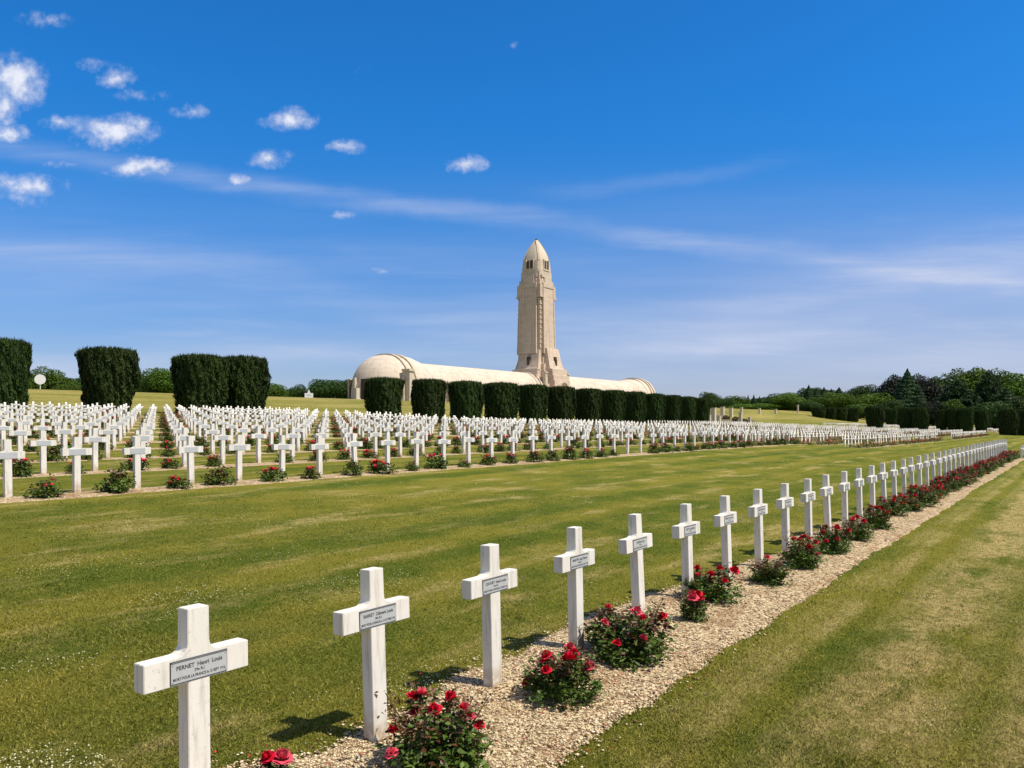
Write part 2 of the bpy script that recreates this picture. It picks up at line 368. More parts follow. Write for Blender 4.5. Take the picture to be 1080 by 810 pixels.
k = (nz > rng.uniform(.16, .85, len(nz))) & ~inbed(T_, P_, -.02) & (P_ < 12.3)
T_, P_, Z_ = T_[k][:10500], P_[k][:10500], Z_[k][:10500]
r = rng.uniform(.0026, .0068, len(T_)) * (1 + np.clip(Z_ - 8, 0, 30) / 26)
tag(link('clover_flowers', blobs(T_, P_, r, H(T_, P_) + CAMZ + .018, m_clover, 'clover_flowers', rng.random(len(T_))), rot=(0, 0, ROT)), 'tiny white clover flowers scattered over the lawn', 'clover', kind='stuff')
T_, P_, Z_ = sample_view(150000, 490, 900, 60)
k = inbed(T_, P_, .015) & (T_ < 40) | (inbed(T_, P_, -.10) & (T_ < 40) & (rng.random(len(T_)) < .12)); T_, P_, Z_ = T_[k], P_[k], Z_[k]
r = .003 + .012 * rng.beta(1.3, 3.2, len(T_)) * (1 + Z_ / 22)
lo_, hi_ = bed_lo(T_), bed_hi(T_); s_ = np.clip((P_ - lo_) / (hi_ - lo_), 0, 1)
zz = H(T_, P_) + CAMZ + .010 + .022 * (vnoise2(T_ * 6, P_ * 6, 2) + .5) * np.sin(s_ * math.pi) ** .5
tag(link('gravel', blobs(T_, P_, r, zz, m_chip, 'gravel', rng.random(len(T_)), .45), rot=(0, 0, ROT)), 'loose beige stone and bark chips on the near bed', 'gravel', kind='stuff')

# ------------------------------------------------------------------ rose bushes
def leaf_quads(cen, size, nrm=None, fold=.25):
    """folded rhombic leaflets: 2 quads-ish = 4 verts + mid fold -> 2 tris pairs (as 2 quads sharing midrib)"""
    n = len(cen)
    if nrm is None: nrm = rng.normal(size=(n, 3)); nrm[:, 2] = np.abs(nrm[:, 2]) + .6
    nrm = nrm / np.linalg.norm(nrm, axis=1, keepdims=True)
    a = np.cross(nrm, rng.normal(size=(n, 3))); a /= np.linalg.norm(a, axis=1, keepdims=True) + 1e-9; b_ = np.cross(nrm, a)
    s = size[:, None]
    p0 = cen - a * s; p1 = cen - a * s * .2 + b_ * s * .55 + nrm * s * fold; p2 = cen + a * s - nrm * s * .15; p3 = cen - a * s * .2 - b_ * s * .55 + nrm * s * fold
    V = np.stack([p0, p1, p2, p3], 1).reshape(-1, 3); i = np.arange(n) * 4
    return V, np.concatenate([np.stack([i, i + 1, i + 2], -1), np.stack([i, i + 2, i + 3], -1)])
def make_bush(seed, nleaf, R=.25, Hh=.40, spread=1.0, lod=0):
    """returns meshes: foliage, stems, list of bloom spots"""
    global rng
    keep = rng; rng = np.random.default_rng(seed)
    ns = 16 if lod == 0 else 7
    tips = []; st = []
    for i in range(ns):
        an = rng.uniform(0, 6.283); rr = R * spread * math.sqrt(rng.uniform(.02, 1)) * .92
        z = Hh * (rng.uniform(.62, 1.0) if rr < R * .7 else rng.uniform(.38, .78)); tip = np.array([math.cos(an) * rr, math.sin(an) * rr, z]); tips.append(tip)
        mid = tip * [.45, .45, .55] + rng.normal(size=3) * .015
        if lod < 2: st.append(tube_np([[tip[0] * .1, tip[1] * .1, -.02], mid, tip], [.006, .0045, .0025], 4))
    tips = np.array(tips)
    ncl = 70 if lod == 0 else 30
    # clumps: points inside the dome, denser outside
    d = rng.normal(size=(ncl, 3)); d[:, 2] = np.abs(d[:, 2]) * .9; d /= np.linalg.norm(d, axis=1, keepdims=True)
    rad = rng.uniform(.3, 1.12, ncl) ** .7
    cl = d * rad[:, None] * [R * .95, R * .95, Hh * .80]; cl[:, 2] += Hh * .06
    cl = np.concatenate([cl, tips, tips * [.7, .7, .72]])
    idx = rng.integers(0, len(cl), nleaf); cen = cl[idx] + rng.normal(size=(nleaf, 3)) * (R * (.13 if lod == 0 else .17)); cen[:, 2] = np.maximum(cen[:, 2], .015)
    sz = rng.uniform(.012, .027, nleaf) * {0: 1.0, 1: 1.75, 2: 3.1}[lod]
    nsh = 0
    if lod == 0:
        ext = []
        for i in range(7):
            a3 = rng.uniform(0, 6.283); r3 = R * rng.uniform(.35, .95); tp = np.array([math.cos(a3) * r3 * 1.15, math.sin(a3) * r3 * 1.15, Hh * rng.uniform(.92, 1.22)])
            st.append(tube_np([[tp[0] * .15, tp[1] * .15, -.02], tp * [.6, .6, .55], tp], [.005, .004, .002], 4))
            m3 = int(rng.integers(16, 34)); tt = rng.uniform(.55, 1.03, m3)[:, None]; ext.append(tp * [.6, .6, .55] * (1 - (tt - .5) * 2) + tp * ((tt - .5) * 2) + rng.normal(size=(m3, 3)) * .022)
        ext = np.concatenate(ext); nsh = len(ext); cen = np.concatenate([cen, ext]); sz = np.concatenate([sz, rng.uniform(.012, .024, nsh)]); nleaf = len(cen)
    V, Fc = leaf_quads(cen, sz, fold=.2)
    topness = cen[:, 2] / Hh
    red = rng.random(nleaf) < np.clip((topness - .45) * .95 + .10, .04, .62)
    if nsh: red[-nsh:] = rng.random(nsh) < .8
    rn = np.clip(rng.beta(2, 3, nleaf) * (.7 + .3 * topness), 0, 1)
    # blooms
    nb = rng.integers(4, 7) if lod == 0 else rng.integers(4, 9); order = np.argsort(-tips[:, 2] - rng.uniform(0, .12, len(tips)))[:nb]
    spots = [(tips[o_] + np.array([0, 0, .015]), rng.uniform(.8, 1.25)) for o_ in order]
    if lod == 0:
        for _ in range(rng.integers(3, 7)):
            a2 = rng.uniform(0, 6.283); e2 = rng.uniform(.25, 1.1); spots.append((np.array([math.cos(a2) * math.cos(e2) * R * 1.02, math.sin(a2) * math.cos(e2) * R * 1.02, Hh * (.12 + .82 * math.sin(e2))]), rng.uniform(.7, 1.1)))
    while len(spots) < nb: spots.append((cl[rng.integers(0, ncl)] + [0, 0, .02], 1.0))
    rng = keep
    return V, Fc, np.tile(red.astype(int), 2), np.tile(rn, 2), (join_np(st) if st else None), spots
def make_bloom():
    V = []; Fc = []; rn = []; k = 0
    g = np.random.default_rng(3)
    for ring, (np_, r, el, sz) in enumerate([(6, .020, .30, .024), (6, .015, .75, .021), (5, .010, 1.05, .018), (4, .005, 1.3, .014)]):
        for i in range(np_):
            an = 2 * math.pi * (i / np_ + ring * .37) + g.uniform(-.15, .15)
            out = np.array([math.cos(an), math.sin(an), 0]); tan = np.array([-math.sin(an), math.cos(an), 0]); up = np.array([0, 0, 1.])
            d = out * math.cos(el) + up * math.sin(el)
            for j in range(3):
                t_ = j / 2
                curl = -.35 * t_ * t_ if ring < 2 else .25 * t_ * t_
                c = out * r * .3 + d * sz * 1.25 * t_ + up * (curl * sz + .002 * ring) - out * (curl * sz if ring >= 2 else 0)
                w = sz * (.35 + .75 * math.sin(math.pi * min(.95, .25 + .55 * t_)))
                for u in (-1, 0, 1): V.append(c + tan * w * u + (out * -.18 * sz * abs(u)) + up * (.18 * sz * abs(u)) + g.normal(size=3) * .0008)
            for j in range(2):
                for u in range(2): Fc.append((k + j*3+u, k + j*3+u+1, k + j*3+u+4, k + j*3+u+3)); rn.append(np.clip(.55 - .12 * ring + g.uniform(-.1, .25), 0, 1))
            k += 9
    sp = tube_np([[0, 0, -.05], [0, 0, .002]], [.002, .004], 4)
    nv = len(V); V = np.concatenate([np.array(V), sp[0]]); Fq = np.concatenate([np.array(Fc), sp[1] + nv])
    mi = [0] * len(Fc) + [1] * len(sp[1])
    return mesh_np('rose_bloom', V, Fq, [m_petal, m_stem], mi=mi, rnd=rn + [.5] * len(sp[1]), smooth=False)
bloom_me = make_bloom()
def low_bloom_np(spots, s=.030, jit=True):
    d = np.array([(1,0,0),(0,1,0),(-1,0,0),(0,-1,0),(0,0,.8),(0,0,-.6)], float)
    f = np.array([(0,1,4),(1,2,4),(2,3,4),(3,0,4),(1,0,5),(2,1,5),(3,2,5),(0,3,5)])
    V = np.concatenate([p + d * s * q * rng.uniform(.8, 1.2, (6, 1)) for p, q in spots]); Fc = np.concatenate([f + 6 * i for i in range(len(spots))])
    return V, Fc
BUSH = []      # near kinds
for i, (sd, nl, R, Hh) in enumerate([(11, 2700, .25, .40), (12, 2300, .24, .42), (13, 2900, .27, .36), (14, 2200, .23, .38)]):
    V, Fc, red, rn, st, spots = make_bush(sd, nl, R, Hh)
    BUSH.append(dict(fol=mesh_np('rose_foliage', V, Fc, [m_rose, m_rosered], mi=red, rnd=rn), st=mesh_np('rose_stems', st[0], st[1], [m_stem]), spots=spots, R=R, H=Hh))
MID = []
for sd, nb in ((21, 8), (22, 3), (23, 6), (24, 0), (25, 11), (26, 5)):
    V, Fc, red, rn, st, spots = make_bush(sd, 620, .27, .34, lod=1)
    spots = (spots + [(p * [.7, .7, .9] + [0, 0, .03], q) for p, q in spots])[:nb]
    MID.append(dict(spots=spots, fol=mesh_np('rose_foliage', V, Fc, [m_rose, m_rosered], mi=red, rnd=rn), bl=(mesh_np('rose_blooms', *low_bloom_np(spots, .044), [m_petal_far], rnd=rng.random(nb * 8)) if nb else None)))
BL3 = [mesh_np('rose_bloom_small', *low_bloom_np([(np.zeros(3), 1.0)], .044), [m_petal_far], rnd=rng.random(8)) for _ in range(3)]
ORD = ['zeroth','first','second','third','fourth','fifth','sixth','seventh','eighth','ninth','tenth','eleventh','twelfth','thirteenth','fourteenth','fifteenth','sixteenth','seventeenth','eighteenth','nineteenth']
TENS = {2:('twenty','twentieth'),3:('thirty','thirtieth'),4:('forty','fortieth'),5:('fifty','fiftieth')}
def ordn(n):
    if n < 20: return ORD[n]
    a, b_ = divmod(n, 10); return TENS[a][1] if b_ == 0 else TENS[a][0] + '-' + ORD[b_]

def near_bush(T_, P_, width, height, kind, label, group, nbloom=None, fulls=True):
    K = BUSH[kind]
    e = link('rose_bush', None, loc=(*W(T_, P_), gz(T_, P_) + .01), rot=(0, 0, random.uniform(0, 6.28)))
    tag(e, label, 'rose bush', group)
    sx = width / (2 * K['R']) * .92; sz_ = height / K['H'] * .9
    link('foliage', K['fol'], e, sc=(sx, sx, sz_)); link('stems', K['st'], e, sc=(sx, sx, sz_))
    sp = K['spots'][:nbloom] if nbloom is not None else K['spots']
    for p, q in sp:
        tilt = Vector((p[0], p[1], .12)); 
        link('bloom', bloom_me, e, (p[0] * sx, p[1] * sx, p[2] * sz_ + .012), (random.uniform(-.5, .5), random.uniform(-.5, .5), random.uniform(0, 6)), q * 1.18)
    return e
FB = [ # photo column, row of base, width px, height px, kind, blooms, words
 (285, 838, 60, 34, 3, 3, 'low rose bush with a single red bloom showing at the bottom edge of the photo'),
 (462, 826, 118, 96, 0, None, 'large green rose bush between second and third near crosses with red double blooms'),
 (593, 750, 84, 70, 1, None, 'rose bush beside the third near cross with big crimson cluster on its side'),
 (665, 700, 108, 62, 2, None, 'widest rose bush with many red blooms at the foot of the fourth near cross'),
 (731, 661, 34, 38, 3, 3, 'thin sprig of a rose with two pink red blooms beside the fifth cross'),
 (752, 640, 68, 44, 1, None, 'bushy rose with bronze leaves between sixth and seventh near crosses'),
 (812, 621, 46, 34, 3, 1, 'compact rose bush nearly without blooms after the seventh near cross'),
 (846, 604, 46, 40, 0, None, 'rose bush thick with scarlet blooms by the ninth near cross'),
 (880, 588, 44, 36, 2, None, 'dark leafy rose bush with a few red blooms by the tenth near cross'),
 (904, 574, 34, 30, 1, 4, 'bronze leaved rose bush beside the twelfth near cross'),
 (925, 562, 34, 30, 3, 5, 'rose bush with dark foliage beside the thirteenth near cross'),
]
GR = 'rose bushes along the near row of crosses'
for x, y, w_, h_, kd, nb, lb in FB:
    (T_, P_), Z = ground_px(x, y - h_ * .12)
    near_bush(T_, P_, w_ * Z / F, h_ * Z / F * .79, kd, lb, GR, nb)
fg_T = lambda n: 1.932 + n
cnt = len(FB)
for n in range(13, 44):
    T_ = fg_T(n) + .45 + random.uniform(-.1, .1); P_ = FG_P - .30 + random.uniform(-.06, .06)
    near_bush(T_, P_, random.uniform(.50, .74), random.uniform(.27, .38), random.randrange(4), f'rose bush after the {ordn(n + 1)} cross of the near row, counting away from the camera', GR, None if n < 30 else 5)

# ------------------------------------------------------------------ crosses
def cross_outline():
    pw, bw, z0, z1, top, r = .049, .234, .590, .702, .885, .042
    pts = [(-pw, -.12), (pw, -.12), (pw, z0), (bw, z0), (bw, z1)]
    arc = [(pw + r - r * math.sin(a_), z1 + r - r * math.cos(a_)) for a_ in np.linspace(0, math.pi / 2, 5)]
    pts += arc + [(pw * .98, top), (-pw * .98, top)] + [(-x, z) for x, z in reversed(arc)] + [(-bw, z1), (-bw, z0), (-pw, z0)]
    return pts
def cross_mesh(bev=.0024, th=.037):
    bm = bmesh.new(); o = cross_outline()
    a = [bm.verts.new((x, -th, z)) for x, z in o]; b_ = [bm.verts.new((x, th, z)) for x, z in o]
    bm.faces.new(a); bm.faces.new(list(reversed(b_)))
    for i in range(len(o)):
        j = (i + 1) % len(o); bm.faces.new((a[j], a[i], b_[i], b_[j]))
    bmesh.ops.recalc_face_normals(bm, faces=bm.faces)
    if bev:
        bmesh.ops.bevel(bm, geom=[e for e in bm.edges if e.calc_face_angle(0) > 1.0], offset=bev, segments=2, affect='EDGES')
    bmesh.ops.triangulate(bm, faces=[f for f in bm.faces if len(f.verts) > 4])
    return bm_mesh('grave_cross', bm, [m_white])
cross_me = cross_mesh(); cross_mid = cross_mesh(0)
def text_mesh(lines):
    """dark lettering in x-z plane as (V, faces) from the built-in font"""
    out = bmesh.new()
    for txt, z, size, wmax in lines:
        cu = bpy.data.curves.new('t', 'FONT'); cu.body = txt; cu.size = size; cu.align_x = 'CENTER'; cu.align_y = 'CENTER'; cu.offset = size * .022; cu.resolution_u = 2
        ob = bpy.data.objects.new('t', cu); C.objects.link(ob); bpy.context.view_layer.update()
        me = bpy.data.meshes.new_from_object(ob.evaluated_get(bpy.context.evaluated_depsgraph_get()))
        w = max(v.co.x for v in me.vertices) - min(v.co.x for v in me.vertices); k = min(1, wmax / w)
        me.transform(Matrix(((k, 0, 0, 0), (0, 0, 0, 0), (0, 1, 0, z), (0, 0, 0, 1))))
        out.from_mesh(me); bpy.data.objects.remove(ob); bpy.data.curves.remove(cu); bpy.data.meshes.remove(me)
    return out
def plaque_mesh(lines=None):
    bm = bmesh.new(); y = -.0372
    box(bm, -.1275, .1275, y - .0035, y + .002, .5978, .6888, 2)      # dark rim
    box(bm, -.125, .125, y - .0050, y - .0036, .6005, .6795, 0)   # grey face
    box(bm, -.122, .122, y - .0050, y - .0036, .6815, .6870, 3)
    for sx in (-.118, .118):
        for sz_ in (.606, .674): box(bm, sx - .002, sx + .002, y - .0062, y - .0051, sz_ - .002, sz_ + .002, 3)
    if lines:
        tb = text_mesh(lines)
        for f in tb.faces: f.material_index = 1
        me = bpy.data.meshes.new('tmp'); tb.to_mesh(me); tb.free()
        for p in me.polygons: p.material_index = 1
        me.transform(Matrix.Translation((0, y - .0056, 0))); bm.from_mesh(me); bpy.data.meshes.remove(me)
    return bm_mesh('name_plaque', bm, [m_plate, m_ink, m_ink, m_band])
L3 = 'MORT POUR LA FRANCE le '
names = [('PERNET  Henri  Louis', '29e R.I.', '15 SEPT 1916'), ('BARRET  Clément Louis', '28e R.I.', '11 OCTOBRE 1916'), ('CHOUET  Henri Louis', '26e R.I.', '23 JUIN 1916'),
         ('MARTIN  Jean Pierre', '106e R.I.', '8 AOUT 1916'), ('DUBOIS  Paul', '54e R.I.', '2 MAI 1916'), ('LEROY  Jules Emile', '67e R.I.', '19 JUIN 1916')]
plaques = [plaque_mesh([(a_, .658, .024, .205), (b_, .637, .016, .08), (L3 + c_, .6155, .0165, .235)]) for a_, b_, c_ in names]
plain_plaque = None
def mid_plaque():
    bm = bmesh.new(); y = -.0372
    box(bm, -.129, .129, y - .0045, y + .002, .5965, .690, 0)
    return bm_mesh('name_plaque', bm, [m_plate])
plain_plaque = mid_plaque()
used = {}
for n in list(range(44)) + list(range(55, 62)):
    T_, P_ = fg_T(n) - (.03 if n == 0 else 0), FG_P
    lean = RAD(random.gauss(1.7, .5)); 
    o = link('grave_cross', cross_me if n < 25 else cross_mid, loc=(*W(T_, P_), gz(T_, P_)), rot=(-lean if False else 0, 0, ROT + RAD(random.gauss(0, .8))))
    o.rotation_mode = 'XYZ'; o.rotation_euler = (-lean, RAD(random.gauss(0, .35)), o.rotation_euler[2])
    if n == 0: lb = 'biggest white grave cross, cut off at its foot by the bottom of the photo'
    elif n == 1: lb = 'second white cross of the near row, with a rose bush beside its foot'
    elif n < 44: lb = f'{ordn(n + 1)} white cross of the near row, counting away from the camera'
    else: lb = f'{ordn(n - 54)} white cross beyond the gap in the near row, at the photo edge'
    tag(o, lb, 'grave cross', 'white grave crosses')
    pl = link('name_plaque', plaques[n] if n < 6 else plaques[n % 6] if n < 20 else plain_plaque, o)
# field crosses
allx = []
for bi, (nm, t0, t1) in enumerate(BLK):
    for j, P0 in enumerate(ROWP):
        Ts = np.arange(.31 if t0 is None else t0, t1, 1.0)
        for T_ in Ts:
            X, Y = W(T_, P0)
            if Y < 5: continue
            x = 540 + F * X / Y
            if -12 < x < 1092: allx.append((Y, nm, j, T_, P0, x))
allx.sort()
ind = allx[:249]; rest = allx[249:]
ind.sort(key=lambda a_: (a_[2], a_[3]))
cntrow = {}
ROWN = [ordn(j + 1) for j in range(NROW)]
for Y, nm, j, T_, P0, x in ind:
    if x < -6: pass
    cntrow[j] = cntrow.get(j, 0) + 1; n = cntrow[j]
    o = link('grave_cross', cross_mid, loc=(*W(T_ + random.gauss(0, .01), P0 + random.gauss(0, .012)), gz(T_, P0) + random.gauss(0, .012)), rot=(-RAD(random.gauss(.6, .8)), RAD(random.gauss(0, .7)), ROT + RAD(random.gauss(0, 1.2))))
    tag(o, f'{ordn(n)} white cross in the {ROWN[j]} row across the lawn, counting away from the camera', 'grave cross', 'white grave crosses')
    link('name_plaque', plain_plaque, o)
# rest as one object
o_ = np.array(cross_outline()); nO = 0
simple = np.array([(-.052,-.05),(.052,-.05),(.052,.59),(.24,.59),(.24,.702),(.075,.702),(.052,.725),(.052,.885),(-.052,.885),(-.052,.725),(-.075,.702),(-.24,.702),(-.24,.59),(-.052,.59)])
nO = len(simple); th = .037
cv = np.concatenate([np.stack([simple[:, 0], np.full(nO, -th), simple[:, 1]], -1), np.stack([simple[:, 0], np.full(nO, th), simple[:, 1]], -1)])
capq = np.array([(0,1,2,13),(13,2,3,12),(12,3,4,11),(11,4,5,10),(10,5,6,9),(9,6,7,8)])
sideq = np.array([(i, i + nO, (i + 1) % nO + nO, (i + 1) % nO) for i in range(nO)])
cq = np.concatenate([capq, capq[:, ::-1] + nO, sideq])
plq = np.array([(-.125,-.041,.600),(.125,-.041,.600),(.125,-.041,.688),(-.125,-.041,.688)]); cv = np.concatenate([cv, plq]); cq = np.concatenate([cq, [[2*nO, 2*nO+1, 2*nO+2, 2*nO+3]]])
cm = np.array([0] * (len(cq) - 1) + [1])
VV, QQ, MM, RR = [], [], [], []
for i, (Y, nm, j, T_, P0, x) in enumerate(rest):
    c_, s_ = math.cos(random.gauss(0, .02)), math.sin(random.gauss(0, .02)); v = cv.copy()
    ly, lx = random.gauss(.012, .012), random.gauss(0, .01)
    v[:, 1] += v[:, 2] * ly; v[:, 0] += v[:, 2] * lx
    v = np.stack([v[:, 0] * c_ - v[:, 1] * s_, v[:, 0] * s_ + v[:, 1] * c_, v[:, 2]], -1) + [T_, P0 + random.gauss(0, .012), gz(T_, P0) + random.gauss(0, .012)]
    VV.append(v); QQ.append(cq + i * len(cv)); MM.append(cm); RR.append(np.full(len(cq), random.random()))
tag(link('distant_grave_crosses', mesh_np('distant_grave_crosses', np.concatenate(VV), np.concatenate(QQ), [m_white_far, m_plate], mi=np.concatenate(MM), rnd=np.concatenate(RR)), rot=(0, 0, ROT)), 'hundreds of white grave crosses in rows far across the lawn', 'grave crosses', kind='stuff')

# field rose bushes
allb = []
for bi, (nm, t0, t1) in enumerate(BLK[:3]):
    for j, P0 in enumerate(ROWP):
        for T_ in np.arange(.31 if t0 is None else t0, t1, 1.0):
            Tb = T_ + .5; X, Y = W(Tb, P0 - .3)
            if Y < 5: continue
            x = 540 + F * X / Y
            if -15 < x < 1090 and random.random() < .93: allb.append((Y, nm, j, Tb, P0 - .3, x, T_))
for T_ in np.arange(57.4, 64, 1): allb.append((60., 'F', -1, T_ + .5, FG_P - .3, 1079, T_))
allb.sort(key=lambda a_: a_[0])
ib = allb[:255]; rb = allb[255:]
xi = {(j, round(T_, 3)): k for k, (j, T_) in []}
ib.sort(key=lambda a_: (a_[2], a_[3]))
tmp = {}
firstT = {}
for Y, nm, j, T_, P0, x in ind: firstT.setdefault(j, T_)
KW = ['leafy', 'bronze leaved', 'low', 'dark', 'rounded']
for Y, nm, j, Tb, Pb, x, T_ in ib:
    n = int(round(T_ - firstT.get(j, T_))) + 1
    if n < 1: ww = f'rose bush before the first cross in view of the {ROWN[j]} row across the lawn'
    else: ww = f'rose bush after the {ordn(n)} cross of the {ROWN[j]} row across the lawn'
    K = random.choice(MID)
    e = link('rose_bush', None, loc=(*W(Tb + random.gauss(0, .07), Pb + random.gauss(0, .05)), gz(Tb, Pb)), rot=(0, 0, random.uniform(0, 6)))
    tag(e, ww, 'rose bush', 'rose bushes between the crosses across the lawn')
    s = random.uniform(.62, 1.05)
    link('foliage', K['fol'], e, sc=(s * 1.05, s * 1.05, s * random.uniform(.8, 1.1)))
    if K['bl'] and Y < 24:
        for p, q in K['spots']: link('bloom', random.choice(BL3), e, tuple(np.array(p) * s), (0, 0, random.uniform(0, 6)), q * s)
    elif K['bl']: link('blooms', K['bl'], e, sc=s)
VV, FF, MM, RR = [], [], [], []; off = 0
farb = []
for sd in range(8):
    V, Fc, red, rn, st, spots = make_bush(40 + sd, 70, .33, .38, lod=2)
    nb = [5, 3, 9, 4, 9, 1, 6, 7][sd]; spots = (spots * 2)[:nb]
    V = np.concatenate([V]) ; mi = red.copy(); r_ = rn
    if nb:
        bv, bf = low_bloom_np([(p * rng.uniform(.5, 1, 3) + [0, 0, .02], 1.) for p, q in spots], .05); Fc = np.concatenate([Fc, bf + len(V)]); V = np.concatenate([V, bv]); mi = np.concatenate([mi, np.full(len(bf), 2)]); r_ = np.concatenate([r_, rng.random(len(bf))])
    farb.append((V, Fc, mi, r_))
for Y, nm, j, Tb, Pb, x, T_ in rb:
    V, Fc, mi, r_ = random.choice(farb); a_ = random.uniform(0, 6.28); s = random.uniform(.75, 1.15)
    v = np.stack([V[:, 0] * math.cos(a_) - V[:, 1] * math.sin(a_), V[:, 0] * math.sin(a_) + V[:, 1] * math.cos(a_), V[:, 2]], -1) * s + [Tb, Pb, gz(Tb, Pb)]
    VV.append(v); FF.append(Fc + off); off += len(v); MM.append(mi); RR.append(r_)
tag(link('distant_rose_bushes', mesh_np('distant_rose_bushes', np.concatenate(VV), np.concatenate(FF), [m_rose, m_rosered, m_petal_far], mi=np.concatenate(MM), rnd=np.concatenate(RR)), rot=(0, 0, ROT)), 'red rose bushes between the far rows of crosses', 'rose bushes', kind='stuff')

# fallen petals
T_, P_, Z_ = sample_view(3500, 560, 850, 40); k = inbed(T_, P_, -.15) & (rng.random(len(T_)) < .16); T_, P_ = T_[k], P_[k]
tag(link('fallen_petals_and_leaves', blobs(T_, P_, rng.uniform(.006, .011, len(T_)), H(T_, P_) + CAMZ + .034, m_petal_far, 'fallen_leaves', rng.random(len(T_)), .3), rot=(0, 0, ROT)), 'red rose petals fallen on the near gravel bed', 'petals', kind='stuff')

# ------------------------------------------------------------------ yews
def yew_mesh(seed, w=1.95, d=1.9, h=4.6, ex=4.4, b0=.78):
    g = np.random.default_rng(seed); N = 15000
    def surf(th, s, flare):
        # squarish plan
        c, s_ = np.cos(th), np.sin(th); k = (np.abs(c) ** ex + np.abs(s_) ** ex) ** (-1 / ex)
        prof = b0 + (1 - b0) * np.clip(s / .66, 0, 1) ** .8
        prof = np.where(s > .955, prof * (1 - ((s - .955) / .045) ** 2 * .06), prof)
        lump = 1 + .055 * np.sin(th * 3 + seed) * np.sin(s * 5 + seed * 2) + .04 * np.sin(th * 7 + s * 9 + seed) + .02 * np.sin(th * 15 + s * 17)
        return c * k * prof * lump * w, s_ * k * prof * lump * d
    th = g.uniform(0, 2 * math.pi, N); s = g.uniform(0.02, 1, N) ** .95
    x, y = surf(th, s, 0); z = s * h
    gro = .085 * np.sin(th * 23 + 2.5 * np.sin(s * 4 + seed)) + .05 * g.normal(size=N) # vertical furrows
    nx, ny = np.cos(th), np.sin(th)
    x += nx * gro; y += ny * gro
    x += nx * .10 * np.sin(th * 9 + s * 13 + seed) * np.sin(s * 21 + th * 4); y += ny * .10 * np.sin(th * 9 + s * 13 + seed) * np.sin(s * 21 + th * 4)
    nt = 5000; ra = np.sqrt(g.random(nt)); tt = g.uniform(0, 2 * math.pi, nt); xt, yt = surf(tt, np.full(nt, .96), 0)
    x = np.concatenate([x, xt * ra]); y = np.concatenate([y, yt * ra]); z = np.concatenate([z, h + .07 * g.normal(size=nt) + .07 * np.sin(xt * ra * 4 + seed) * np.sin(yt * ra * 3) - .16 * ra ** 4]); n = N + nt
    nx = np.concatenate([nx, .1 * g.normal(size=nt)]); ny = np.concatenate([ny, .1 * g.normal(size=nt)]); nz = np.concatenate([.25 + .2 * g.normal(size=N), np.ones(nt)])
    cen = np.stack([x, y, z], -1); nrm = np.stack([nx, ny, nz], -1) + .55 * g.normal(size=(n, 3)); nrm /= np.linalg.norm(nrm, axis=1, keepdims=True)
    up = np.array([0, 0, 1.]) + .35 * g.normal(size=(n, 3)); up[N:] += .4 * g.normal(size=(nt, 3)); a = np.cross(up, nrm); a /= np.linalg.norm(a, axis=1, keepdims=True)
    up /= np.linalg.norm(up, axis=1, keepdims=True)
    L = (.10 + .30 * g.random(n) ** 3 + .06 * g.random(n))[:, None]; wd = g.uniform(.03, .07, n)[:, None]
    V = np.stack([cen - up * L * .5 - a * wd * .6, cen - up * L * .3 + a * wd, cen + up * L, cen - a * wd], 1).reshape(-1, 3)
    me = mesh_np('yew_crown', V, np.arange(4 * n).reshape(-1, 4), [m_yew, m_yewcore], rnd=np.clip(g.beta(2, 2.5, n), 0, 1))
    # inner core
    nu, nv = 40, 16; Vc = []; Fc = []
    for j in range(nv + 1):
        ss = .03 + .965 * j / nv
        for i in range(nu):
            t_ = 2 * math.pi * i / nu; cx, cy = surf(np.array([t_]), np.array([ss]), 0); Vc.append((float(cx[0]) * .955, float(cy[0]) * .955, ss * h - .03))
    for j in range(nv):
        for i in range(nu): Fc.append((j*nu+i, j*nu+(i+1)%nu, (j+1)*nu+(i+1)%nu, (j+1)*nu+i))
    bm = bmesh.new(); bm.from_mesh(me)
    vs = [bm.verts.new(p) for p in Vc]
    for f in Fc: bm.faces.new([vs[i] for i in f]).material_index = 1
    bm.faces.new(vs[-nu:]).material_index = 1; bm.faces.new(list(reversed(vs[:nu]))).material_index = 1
    bm.to_mesh(me); bm.free(); return me
YE = [yew_mesh(s) for s in (1, 2, 3)] + [yew_mesh(4, ex=3.4, b0=.66), yew_mesh(5, ex=3.6, b0=.78)]
tv, tf = tube_np([[0, 0, -.5], [0, 0, .8], [.05, 0, 1.6]], [.3, .26, .2], 8); ytrunk = mesh_np('yew_trunk', tv, tf, [m_bark])
def yew(x, ytop, P_=None, Z=None, wpx=40, label='', drop=.1, T_=None, grp=None, kind=None):
    if Z is None:
        T1 = None; Z = (F * P_ / .813) / (1142 - x)
    T_, P_ = pix(x, Z)
    g0 = float(H(T_, P_)) - drop; h = (HY - ytop) * Z / F - g0; w_ = wpx * Z / F
    e = link('clipped_yew', None, loc=(*W(T_, P_), g0 + CAMZ), rot=(0, 0, ROT + random.uniform(-.05, .05) + random.choice((0, math.pi / 2, math.pi))))
    tag(e, label, 'yew', grp)
    k = w_ / (3.9 * 1.30)
    link('crown', YE[random.randrange(3) if kind is None else kind], e, sc=(k, k, h / 4.6)); link('trunk', ytrunk, e, sc=(k, k, 1))
GY = 'clipped yews behind the field of crosses'
yew(2, 362, 60.5, wpx=57, label='tallest clipped yew, cut off by the edge of the photo', grp=GY, kind=4)
yew(114.5, 371, 60, wpx=63, label='solitary clipped yew, wider at its top, standing between two gaps of sky', grp=GY, kind=3)
yew(211, 378, 60, wpx=59, label='broad clipped yew touching its narrower neighbour, beside the gap before the domed building', grp=GY, kind=2)
yew(257, 379.5, 60, wpx=53, label='narrower of the two touching yews, by the gap before the domed building', grp=GY, kind=0)
